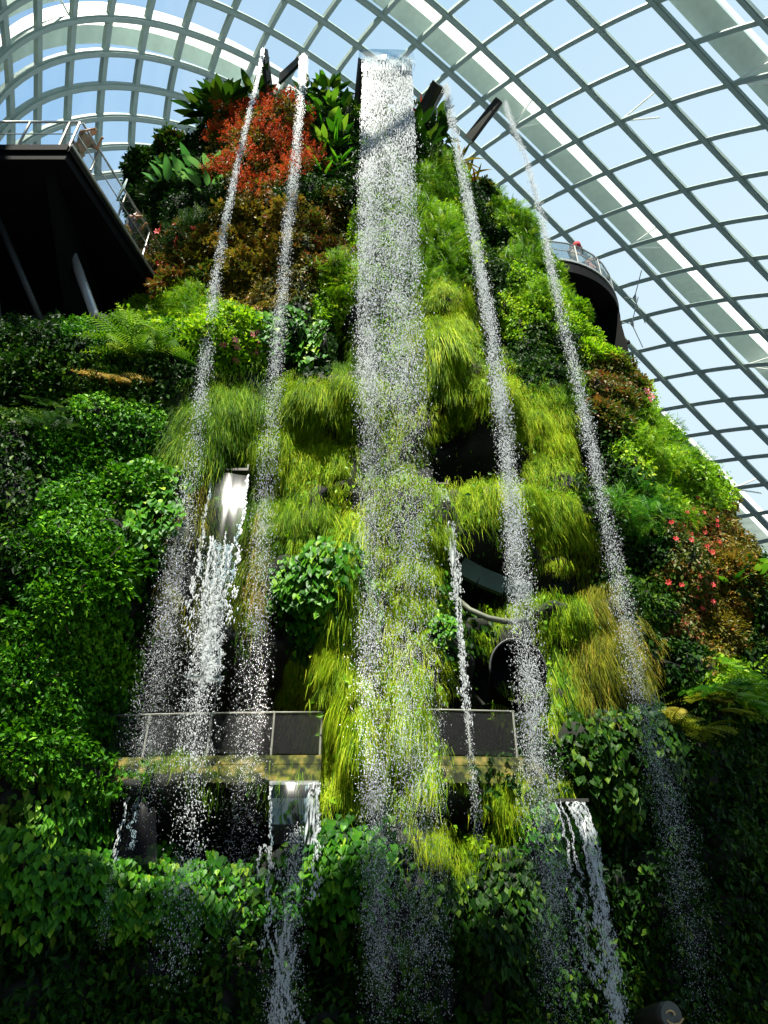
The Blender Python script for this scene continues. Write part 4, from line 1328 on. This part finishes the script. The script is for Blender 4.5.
def stream_path(pix, y0, y1, n_=60):
    """pixels down the stream; the water leaves the lip and drifts from y0 to y1 as it falls"""
    pix = np.array(pix, float)
    t = np.linspace(0, 1, n_)
    py = pix[0, 1] + (pix[-1, 1] - pix[0, 1]) * t
    px = np.interp(py, pix[:, 1], pix[:, 0])
    ker = np.array([1, 2, 3, 2, 1]) / 9
    px = np.convolve(np.pad(px, 2, 'edge'), ker, 'valid')
    yy = y0 - .1 + (y1 - .75 - y0 + .1) * t ** .45
    return np.array([at(a, b_, y=c_) for a, b_, c_ in zip(px, py, yy)])


def spray(path, n_, w0, w1, d0=.06, d1=.35, s0=.035, s1=.016, bias=1.0, clump_=.5, stretch0=5, stretch1=2.2, seed=1, flat=0.0):
    g = np.random.default_rng(seed)
    n_ = int(n_ * 2.3); s0 *= .33; s1 *= .36
    t = g.random(n_) ** bias
    k = t * (len(path) - 1); i = np.clip(k.astype(int), 0, len(path) - 2); f = (k - i)[:, None]
    P = path[i] * (1 - f) + path[i + 1] * f
    w = w0 + (w1 - w0) * t; dd_ = d0 + (d1 - d0) * t
    lat = g.normal(size=n_) * .42; lat = np.where(np.abs(lat) > 1.1, lat * .5, lat)
    if flat:
        pk = g.random(n_)
        two = np.where(pk < .38, -.66 + .20 * g.normal(size=n_), np.where(pk < .75, .30 + .34 * g.normal(size=n_), g.uniform(-1, 1, n_)))
        lat = np.where(g.random(n_) < np.clip(flat * (1.3 - 4 * t), 0, 1), g.uniform(-1, 1, n_), two)
    # strands: water gathers in bundles which loosen further down
    st = g.integers(0, 9, n_); sc = (g.random(9) - .5) * 1.5
    mixk = np.clip(clump_ * (1 - t * 1.3), 0, 1)
    lat = lat * (1 - mixk) + (sc[st] * .5 + g.normal(size=n_) * .08) * mixk * 1.2
    # gusts: density varies along the fall
    keep = g.random(n_) < np.clip(.62 + .38 * vnoise(lat * 2 + 7 + seed, t * 34, 31 + seed) + .25 * vnoise(lat * 5, t * 90, 33), .08, 1) * np.clip((1 - t) / .12, .05, 1)
    P = P + np.stack([lat * w * .5, g.normal(size=n_) * dd_, g.normal(size=n_) * .05], 1)
    size = (s0 + (s1 - s0) * t) * (.45 + 1.2 * g.random(n_) ** 3)
    stv = stretch0 + (stretch1 - stretch0) * np.clip(t * 2.5, 0, 1)
    P, size, stv = P[keep], size[keep], stv[keep]
    return drops(P, size, stv)


def ribbon(pa, pb, wob=0.0, nu=10, seed=0):
    """water sheet between two edge curves pa and pb (lists of points)"""
    pa = np.array(pa); pb = np.array(pb); n_ = len(pa)
    V = []
    for k in range(nu + 1):
        u = k / nu
        V.append(pa * (1 - u) + pb * u + np.array([0, -.04 * math.sin(PI * u), 0]) + np.array([0, wob, 0]) * vnoise(np.full(n_, u * 4), np.arange(n_) * .8, seed)[:, None])
    V = np.array(V).transpose(1, 0, 2).reshape(-1, 3)
    ix = np.arange(n_ * (nu + 1)).reshape(n_, nu + 1)
    return V, np.stack([ix[:-1, :-1], ix[:-1, 1:], ix[1:, 1:], ix[1:, :-1]], -1).reshape(-1, 4)


def waterfall(label, sprays, sheets=(), veils=(), edges=()):
    r = empty('waterfall', label=label, cat='waterfall')
    org = None
    allp = []
    for V, F in sprays:
        o = link('spray', mesh_np('spray', V, F, M['drops']), r); P_(o, kind='stuff')
    for V, F in sheets:
        link('water_sheet', mesh_np('water_sheet', V, F, M['sheet'], smooth=True), r)
    for V, F in veils:
        link('water_veil', mesh_np('water_veil', V, F, M['veil'], smooth=True), r)
    for pts, rad in edges:
        g = np.random.default_rng(len(pts)); pts = np.array(pts)
        L_ = np.concatenate([[0], np.cumsum(np.linalg.norm(np.diff(pts, axis=0), axis=1))])
        nb = int(L_[-1] / max(rad, .008) * 2.1)
        dd_ = np.sort(g.random(nb)) * L_[-1]
        wob = .8 * rad + .07 * dd_ / L_[-1]
        B = np.stack([np.interp(dd_, L_, pts[:, k]) for k in range(3)], 1)
        B[:, 0] += wob * (vnoise(dd_ * 7 + 50 * g.random(), dd_ * 0, 41) + .6 * vnoise(dd_ * 17, dd_ * 0 + 9 * g.random(), 42)) + g.normal(size=nb) * (rad * .5 + .025 * dd_ / L_[-1])
        V, F = drops(B + g.normal(size=(nb, 3)) * rad * .3, rad * (.5 + 1.2 * g.random(nb) ** 2), np.full(nb, 3.2))
        o = link('water_edge', mesh_np('water_edge', V, F, M['drops']), r); P_(o, kind='stuff')
    return r


def dense(p, q, n_):
    """n points from pixel-depth triples p..q interpolated"""
    return [np.array(p) * (1 - t) + np.array(q) * t for t in np.linspace(0, 1, n_)]


# main
p3 = stream_path([(387, 62), (388, 200), (390, 320), (393, 430), (396, 560), (400, 700), (405, 850), (410, 1040)], 13.75, 12.0, 80)
la = [W3 + [-.96 + 0.02 * k, -.05 - .55 * (k / 7) ** .6, .06 - 1.6 * (k / 7) ** 2] for k in range(8)]
lb = [W3 + [.98 + .02 * k, -.05 - .55 * (k / 7) ** .6, .06 - 1.6 * (k / 7) ** 2] for k in range(8)]
back0 = [W3 + [-.96, .9, .08], W3 + [-.96, .4, .08]]; back1 = [W3 + [.98, .9, .08], W3 + [.98, .4, .08]]
waterfall('broad main waterfall down the centre of the mountain',
          [spray(p3, 52000, 1.95, 1.05, .10, .22, .042, .017, 1.1, .15, 5, 2.0, 3, .9),
           spray(p3[:30], 34000, 1.95, 1.5, .06, .14, .06, .035, 1.9, .1, 10, 3, 4, 1.0)],
          sheets=[ribbon(back0 + la, back1 + lb, .03, 12, 3)],
          veils=[ribbon(la[6:] + [la[-1] + np.array([.02, -.08, -1.0 * k]) for k in (.5, 1.0)], lb[6:] + [lb[-1] + np.array([0, -.08, -1.0 * k]) for k in (.5, 1.0)], .08, 14, 6)])
p1 = stream_path([(264, 50), (256, 85), (246, 125), (237, 165), (228, 205), (218, 260), (208, 330), (202, 390), (193, 460), (182, 530), (170, 610), (156, 700), (146, 780), (138, 860)], 13.9, 11.75, 60)
waterfall('thin twisting waterfall from the leftmost spout',
          [spray(p1, 13000, .26, .95, .05, .20, .060, .015, 1.25, .5, 4, 2, 5), spray(p1[34:54], 5000, .55, .85, .15, .2, .018, .015, 1, 0, 2, 2, 6)])
p2 = stream_path([(304, 58), (302, 90), (298, 140), (291, 200), (284, 270), (278, 340), (272, 420), (264, 500), (258, 600), (250, 700), (242, 820), (236, 960)], 14.0, 11.9, 60)
waterfall('second waterfall from the left, a fading column of drops', [spray(p2, 18000, .50, .80, .08, .2, .045, .013, 1.5, .4, 4, 2, 7)])
p4 = stream_path([(444, 86), (452, 118), (462, 170), (472, 225), (482, 280), (492, 340), (502, 410), (510, 480), (517, 560), (526, 650), (536, 740), (547, 850), (560, 960), (566, 1040)], 13.8, 12.0, 70)
waterfall('fourth waterfall, right of the main one', [spray(p4, 34000, .48, .85, .08, .2, .052, .014, 1.15, .4, 4, 2, 8)])
p5 = stream_path([(502, 104), (512, 125), (524, 155), (537, 195), (548, 250), (560, 310), (575, 370), (588, 430), (600, 490), (614, 560), (628, 630), (646, 710), (668, 800), (688, 900), (700, 980), (708, 1040)], 14.1, 12.2, 60)
waterfall('rightmost waterfall, a sparse column of drops', [spray(p5, 21000, .32, .75, .08, .2, .048, .012, 1.3, .4, 4, 2, 9)])

# upper left cascade: clear sheet over a spout, breaking into splashes
def pp(px, py, y):
    return at(px, py, y=y)


sa = [pp(211, 474, 12.45), pp(209, 490, 12.25), pp(206, 510, 12.15), pp(203, 532, 12.08), pp(199, 555, 12.02), pp(195, 580, 12.0)]
sb = [pp(248, 475, 12.45), pp(246, 490, 12.25), pp(243, 510, 12.15), pp(240, 532, 12.08), pp(237, 555, 12.02), pp(234, 580, 12.0)]
cp = stream_path([(217, 545), (212, 600), (205, 640), (199, 690), (194, 750), (190, 830), (180, 920), (170, 1000)], 12.1, 12.3, 50)
fr = np.linspace(0, 1, 15)


def twigs(pts_fn, n_, seed, rad=.016):
    """knotted ropes of broken water"""
    out = []; g = np.random.default_rng(seed)
    for _ in range(n_):
        out.append((pts_fn(g), rad * (.7 + .6 * g.random())))
    return out


def rope(p, q, jit, n_=12):
    def f(g):
        a = np.array(p) + g.normal(size=3) * jit; b_ = np.array(q) + g.normal(size=3) * jit
        w = np.cumsum(g.normal(size=(n_, 3)), 0) * .022
        return [a * (1 - t) + b_ * t + w[k] for k, t in enumerate(np.linspace(0, 1, n_))]
    return f


waterfall('glassy sheet of water splashing down at the left of the mossy wall',
          [spray(cp, 3600, .85, .8, .05, .12, .045, .026, 1.1, .3, 1.6, 2.0, 10), spray(cp[:26], 2600, .9, .75, .04, .05, .05, .035, 1, .5, 1.5, 1.5, 11)],
          sheets=[ribbon(sa, sb, .03, 8, 9)],
          edges=[(sa + [pp(190, 605, 11.95), pp(186, 640, 11.9)], .020), (sb + [pp(230, 600, 11.95), pp(228, 625, 11.9)], .020)]
          + twigs(rope(pp(217, 545, 12.0), pp(202, 685, 11.85), .13), 14, 4, .014))
wp = empty('water_spout', tuple(pp(229, 474, 12.72)), label='short wide metal spout lip at the left of the mossy wall', cat='spout')
mb = MB(); mb.box((-.42, -.25, -.10), (.42, .3, -.04)); mb.build('channel', M['trough'], wp)
mb = MB(); mb.box((-.45, -.25, -.10), (-.42, .3, .06)); mb.box((.42, -.25, -.10), (.45, .3, .06)); mb.build('side_plate', M['trough'], wp)

# lower left clear sheet by the walkway
ta = [pp(133, 782, 12.3), pp(128, 800, 12.2), pp(122, 825, 12.1), pp(117, 850, 12.05), pp(113, 872, 12.0)]
tb = [pp(156, 782, 12.3), pp(156, 800, 12.2), pp(156, 825, 12.1), pp(157, 850, 12.05), pp(157, 862, 12.0)]
waterfall('narrow clear sheet of water under the lower left walkway',
          [spray(stream_path([(116, 860), (108, 900), (102, 950)], 12.0, 11.9, 10), 260, .1, .25, .04, .08, .022, .016, 1, .3, 2, 2, 14)],
          sheets=[ribbon(ta, tb, .02, 6, 12)], edges=[(ta + [pp(109, 900, 11.95), pp(102, 930, 11.95)], .014), ([p + (q - p) * .35 for p, q in zip(ta[:4], tb[:4])], .008)])

# metal fronted lower spout with its dripping sheet
ua = [pp(271, 783, 12.05), pp(270, 800, 11.95), pp(270, 820, 11.9), pp(270, 845, 11.85)]
ub = [pp(319, 783, 12.05), pp(318, 800, 11.95), pp(318, 820, 11.9), pp(316, 845, 11.85)]
bx = empty('water_spout', tuple(pp(295, 783, 12.25)), label='square steel water box under the right end of the left walkway', cat='spout')
mb = MB(); mb.box((-.36, -.02, -.62), (.36, .4, -.02)); mb.build('box', plain('wet steel plate', (92, 104, 104), .25, .6, .2, 3), bx)
mb = MB(); mb.box((-.38, -.12, -.06), (.38, .42, -.0)); mb.build('lip', M['rail'], bx)
dp = stream_path([(295, 830), (292, 880), (288, 930), (284, 980), (280, 1035)], 11.85, 11.5, 30)
waterfall('dripping sheet of water from the steel box low left of the main waterfall',
          [spray(dp, 2600, .6, .62, .05, .1, .030, .02, 1, .55, 2.2, 1.8, 15)],
          sheets=[ribbon(ua, ub, .02, 8, 15)],
          veils=[ribbon([p + (q - p) * .72 for p, q in zip(ua, ub)], ub, .02, 4, 16)],
          edges=[(ua + [pp(269, 900, 11.8), pp(266, 950, 11.75)], .012), (ub + [pp(314, 880, 11.8), pp(312, 900, 11.8)], .014)]
          + [([pp(266 + 3 * math.cos(a) * 3, 880 - 35 * max(0, math.sin(a)) + (25 if math.sin(a) < -.1 else 0), 11.8) for a in np.linspace(PI, 0, 9)], .010)]
          + twigs(rope(pp(290, 930, 11.75), pp(284, 1030, 11.6), .13), 8, 8, .010))

# thin spout right of the main waterfall
va = [pp(436, 489, 13.2), pp(441, 505, 13.0), pp(445, 525, 12.9), pp(449, 550, 12.85), pp(453, 580, 12.8), pp(456, 600, 12.75)]
vb = [pp(446, 489, 13.2), pp(450, 505, 13.0), pp(453, 525, 12.9), pp(456, 550, 12.85), pp(458, 580, 12.8), pp(460, 600, 12.75)]
vp = stream_path([(455, 590), (459, 630), (464, 680), (469, 730), (474, 790), (479, 850)], 12.75, 12.2, 30)
waterfall('thin bright jet of water right of the main waterfall', [spray(vp, 1500, .12, .22, .04, .06, .03, .022, .8, .3, 2.4, 2, 17)],
          veils=[ribbon(va, vb, .01, 4, 18)],
          edges=[(va, .013), (vb, .013), ([pp(457, 600, 12.75), pp(461, 640, 12.7), pp(464, 680, 12.6), pp(469, 725, 12.5)], .016), ([pp(460, 600, 12.75), pp(462, 640, 12.7), pp(467, 690, 12.6)], .010)])
ts = empty('water_spout', tuple(pp(439, 487, 13.5)), label='small spout at the top of the thin jet right of the main waterfall', cat='spout')
mb = MB(); mb.box((-.14, -.2, -.07), (.16, .4, -.03)); mb.build('channel', M['trough'], ts)
mb = MB(); mb.box((-.17, -.2, -.07), (-.14, .4, .05)); mb.box((.16, -.2, -.07), (.19, .4, .05)); mb.build('side_plate', M['trough'], ts)

# lower right cascade, several ropes of water
ropes = []
for k, (x0, x1, x2, y2) in enumerate([(555, 568, 590, 980), (560, 576, 600, 990), (566, 586, 612, 1020), (572, 592, 618, 1035), (578, 595, 620, 1035), (584, 598, 622, 1035)]):
    pts = [pp(x0, 802, 12.3), pp(x0 + (x1 - x0) * .55, 820, 12.05), pp(x1, 850, 11.9), pp(x1 + (x2 - x1) * .3, 900, 11.8), pp(x1 + (x2 - x1) * .65, 960, 11.7), pp(x2, y2, 11.6)]
    ropes.append((pts, .014 if k in (2, 3, 4) else .008))
rp_ = stream_path([(574, 806), (590, 850), (600, 900), (610, 960), (618, 1035)], 12.1, 11.6, 30)
waterfall('roping cascade of white water at the lower right',
          [spray(rp_, 1600, .28, .36, .04, .08, .024, .02, 1, .5, 3, 2, 19)],
          veils=[ribbon([r_[0][k] for k in range(4) for r_ in [ropes[2]]], [r_[0][k] for k in range(4) for r_ in [ropes[5]]], .01, 5, 20)], edges=ropes)
ls = empty('water_spout', tuple(pp(569, 800, 12.6)), label='spout lip hidden in moss above the lower right cascade', cat='spout')
mb = MB(); mb.box((-.24, -.2, -.08), (.26, .4, -.03)); mb.build('channel', M['trough'], ls)

# wet coiled log at the very bottom
lg = pp(664, 1016, 11.5)
lo = empty('driftwood_log', tuple(lg), label='pale cut log end glinting in the dark at the bottom right', cat='log')
mb = MB(); mb.tube([(-.22, .3, -.05), (0, 0, 0), (.05, -.15, .0)], [.13, .16, .15], 14); mb.build('log', M['trough'], lo, smooth=True)
mb = MB(); mb.tube([(.05 + .0 + (.03 + .011 * k) * math.cos(k * .6), -.165, (.03 + .011 * k) * math.sin(k * .6) * .8) for k in range(11)], .012, 5); mb.build('growth_rings', plain('pale wood', (190, 160, 110), .7), lo)

# ------------------------------------------------------------------ people
SKIN = plain('skin', (206, 152, 116), .5, 0, .05)


def skinned(name, joints, edges, mat, parent, sub=2):
    """continuous body surface grown over a skeleton: joints (x, y, z, radius)"""
    me = bpy.data.meshes.new(name); bm = bmesh.new()
    ly = bm.verts.layers.skin.verify()
    vs = []
    for j in joints:
        v = bm.verts.new(j[:3]); rx = j[3]; ry = j[4] if len(j) > 4 else rx
        v[ly].radius = (rx, ry); vs.append(v)
    vs[0][ly].use_root = True
    for a, b_ in edges:
        bm.edges.new((vs[a], vs[b_]))
    bm.to_mesh(me); bm.free(); me.materials.append(mat)
    o = link(name, me, parent)
    md = o.modifiers.new('skin', 'SKIN'); md.use_smooth_shade = True
    if sub:
        s_ = o.modifiers.new('sub', 'SUBSURF'); s_.levels = sub; s_.render_levels = sub
    return o


def person(loc_, rz, lean, label, top, bottom, hair=None, arms='rail', short=True, scale=1.0, bag=None):
    """standing figure facing -y; lean = how far the trunk bends forward (radians)"""
    r = empty('person', loc_, rz, label=label, cat='person'); r.scale = (scale,) * 3
    sl, cl = math.sin(lean), math.cos(lean)
    def t(x, u, f=0):                      # point on the trunk: u up along the spine from the hips, f forward
        return (x, -(u * sl) - f * cl, .93 + u * cl - f * sl)
    J = [t(0, 0) + (.13, .10), t(0, .18) + (.125, .09), t(0, .38) + (.15, .10), t(0, .50) + (.09, .07), t(0, .58, .02) + (.052,), t(0, .68, .05) + (.078, .09), t(0, .76, .05) + (.085, .095), t(0, .82, .04) + (.05, .06)]
    E = [(0, 1), (1, 2), (2, 3), (3, 4), (4, 5), (5, 6), (6, 7)]
    for s in (-1, 1):
        b0 = len(J)
        J += [(s * .09, 0, .86, .085), (s * .10, -.03, .48, .058), (s * .10, .02, .10, .038), (s * .11, -.06, .035, .036), (s * .115, -.17, .025, .028)]
        E += [(0, b0), (b0, b0 + 1), (b0 + 1, b0 + 2), (b0 + 2, b0 + 3), (b0 + 3, b0 + 4)]
        a0 = len(J); sh = t(s * .19, .46)
        if arms == 'rail':
            el = (s * .27, sh[1] - .14, sh[2] - .24); wr = (s * .16, sh[1] - .36, min(1.22, sh[2] - .1))
        else:
            el = (s * .26, sh[1] + .02, sh[2] - .28); wr = (s * .25, sh[1] - .08, sh[2] - .52)
        J += [sh + (.055,), el + (.040,), wr + (.028,), (wr[0] - s * .02, wr[1] - .07, wr[2] - .02, .03, .016)]
        E += [(2, a0), (a0, a0 + 1), (a0 + 1, a0 + 2), (a0 + 2, a0 + 3)]
        h0 = a0 + 3; hx, hy, hz = J[h0][:3]
        for q, (dx, ln) in enumerate(((-.026, .065), (-.009, .075), (.009, .072), (.026, .058))):
            k = len(J); J += [(hx + dx, hy - ln * .55, hz - .01, .0085), (hx + dx, hy - ln * .85, hz - .04, .007)]; E += [(h0, k), (k, k + 1)]
        k = len(J); J += [(hx - s * .05, hy - .0, hz - .02, .010)]; E += [(h0, k)]
    skinned('body', J, E, SKIN, r, 1)
    # nose, ears, eyes
    mb = MB(); hd = np.array(t(0, .72, .05)); f_ = np.array([0, -cl, -sl]); u_ = np.array([0, -sl, cl])
    mb.tube([tuple(hd + f_ * .085 + u_ * .02), tuple(hd + f_ * .115 - u_ * .02), tuple(hd + f_ * .09 - u_ * .03)], [.008, .014, .008], 6)
    for s in (-1, 1):
        mb.tube([tuple(hd + np.array([s * .085, 0, 0]) + u_ * .025), tuple(hd + np.array([s * .098, 0, 0]) + f_ * -.01), tuple(hd + np.array([s * .085, 0, 0]) - u_ * .03)], [.008, .014, .008], 6)
    mb.build('face_features', SKIN, r, smooth=True)
    mb = MB()
    for s in (-1, 1):
        mb.tube([tuple(hd + f_ * .088 + u_ * .025 + np.array([s * .03, 0, 0])), tuple(hd + f_ * .094 + u_ * .025 + np.array([s * .03, 0, 0]))], [.010, .006], 6)
    mb.build('eyes', M['soffit'], r)
    # shirt over the trunk and upper arms
    S = [t(0, -.04) + (.16, .125), t(0, .18) + (.15, .115), t(0, .38) + (.17, .125), t(0, .50) + (.10, .085)]
    Es = [(0, 1), (1, 2), (2, 3)]
    for s in (-1, 1):
        sh = np.array(t(s * .19, .46)); a0 = len(S)
        el = np.array((s * .27, sh[1] - .14, sh[2] - .24)) if arms == 'rail' else np.array((s * .26, sh[1] + .02, sh[2] - .28))
        S += [tuple(sh) + (.075,), tuple(sh * .35 + el * .65) + (.062,)]; Es += [(2, a0), (a0, a0 + 1)]
    skinned('shirt', S, Es, top, r, 1)
    Tj = [t(0, .0) + (.15, .12)]; Te = []
    for s in (-1, 1):
        b0 = len(Tj); kn = (s * .10, -.03, .48)
        Tj += [(s * .09, 0, .84, .11), (s * .10, -.025, .54, .085)]; Te += [(0, b0), (b0, b0 + 1)]
        if not short:
            Tj += [(s * .10, .02, .10, .062)]; Te += [(b0 + 1, b0 + 2)]
    skinned('shorts' if short else 'trousers', Tj, Te, bottom, r, 1)
    sm = MB()
    for s in (-1, 1):
        sm.tube([(s * .11, .05, .045), (s * .11, -.06, .045), (s * .115, -.19, .032)], [.045, .046, .034], 8)
    sm.build('shoes', M['soffit'], r, smooth=True)
    if hair is not None:
        skinned('hair', [t(0, .76, -.01) + (.092, .09), t(0, .82, .02) + (.075, .08), t(0, .69, -.04) + (.07, .05)], [(0, 1), (0, 2)], hair, r, 1)
    return r


TAN = plain('tan cotton', (190, 172, 128), .8); NAVY = plain('navy fabric', (36, 44, 66), .8); YEL = plain('pale yellow cotton', (222, 196, 110), .8)
GREYF = plain('grey cotton', (92, 98, 108), .8); HAIR = plain('dark hair', (30, 22, 18), .6); GREYH = plain('grey hair', (170, 160, 150), .7)
REDF = plain('red fabric', (168, 34, 44), .8); PINKF = plain('salmon fabric', (226, 150, 120), .8); WHITEF = plain('white cotton', (222, 220, 210), .8)
person((-8.83, 12.05, ZP + .02), math.radians(62), .50, 'balding person in tan shirt and shorts leaning over the platform corner rail', TAN, TAN, None, 'rail', scale=1.1)
bp_ = empty('backpack', (-9.12, 12.15, ZP + 1.36), math.radians(62), label='navy backpack worn by the leaning person on the left platform', cat='backpack')
mb = MB(); mb.tube([(0, .05, -.24), (0, .02, -.16), (0, 0, .05), (0, -.03, .2), (0, -.05, .25)], [.10, .16, .17, .13, .06], 12)
mb.build('bag', NAVY, bp_, smooth=True)
mb = MB(); mb.tube([(-.1, -.12, .2), (-.12, -.2, .05), (-.1, -.12, -.15)], .02, 6); mb.tube([(.1, -.12, .2), (.12, -.2, .05), (.1, -.12, -.15)], .02, 6); mb.build('strap', NAVY, bp_)
person((-8.05, 14.55, ZP), math.radians(70), .35, 'person in grey top and pale yellow shorts behind the side railing of the left platform', GREYF, YEL, GREYH, 'rail', scale=.95)
person(tuple(BC + [1.2, -2.72, 0]), math.radians(20), .1, 'person in pale clothes holding a red bag at the balcony rail', plain('beige cotton', (176, 160, 130), .8), TAN, HAIR, 'rail', short=False)
rb = empty('red_bag', tuple(BC + [1.32, -3.12, 1.32]), label='red bag held up by the person on the round balcony', cat='bag')
mb = MB(); mb.tube([(0, 0, -.16), (0, 0, -.1), (0, 0, .1), (0, 0, .15)], [.10, .17, .15, .08], 10); mb.build('bag', REDF, rb, smooth=True)
mb = MB(); mb.tube([(-.08, 0, .13), (-.05, 0, .24), (.05, 0, .24), (.08, 0, .13)], .012, 6); mb.build('strap', REDF, rb)
person(tuple(BC + [2.0, -2.15, 0]), math.radians(38), .15, 'person in a salmon top looking over the right side of the round balcony', PINKF, GREYF, HAIR, 'rail', scale=.95)
person(tuple(BC + [2.55, -1.3, 0]), math.radians(58), .1, 'person in grey at the far right of the round balcony', GREYF, NAVY, HAIR, 'rail', short=False, scale=.92)
person(tuple(BC + [.35, -2.55, 0]), math.radians(-10), .05, 'person with dark hair at the left of the round balcony', WHITEF, NAVY, HAIR, 'side', scale=.9)
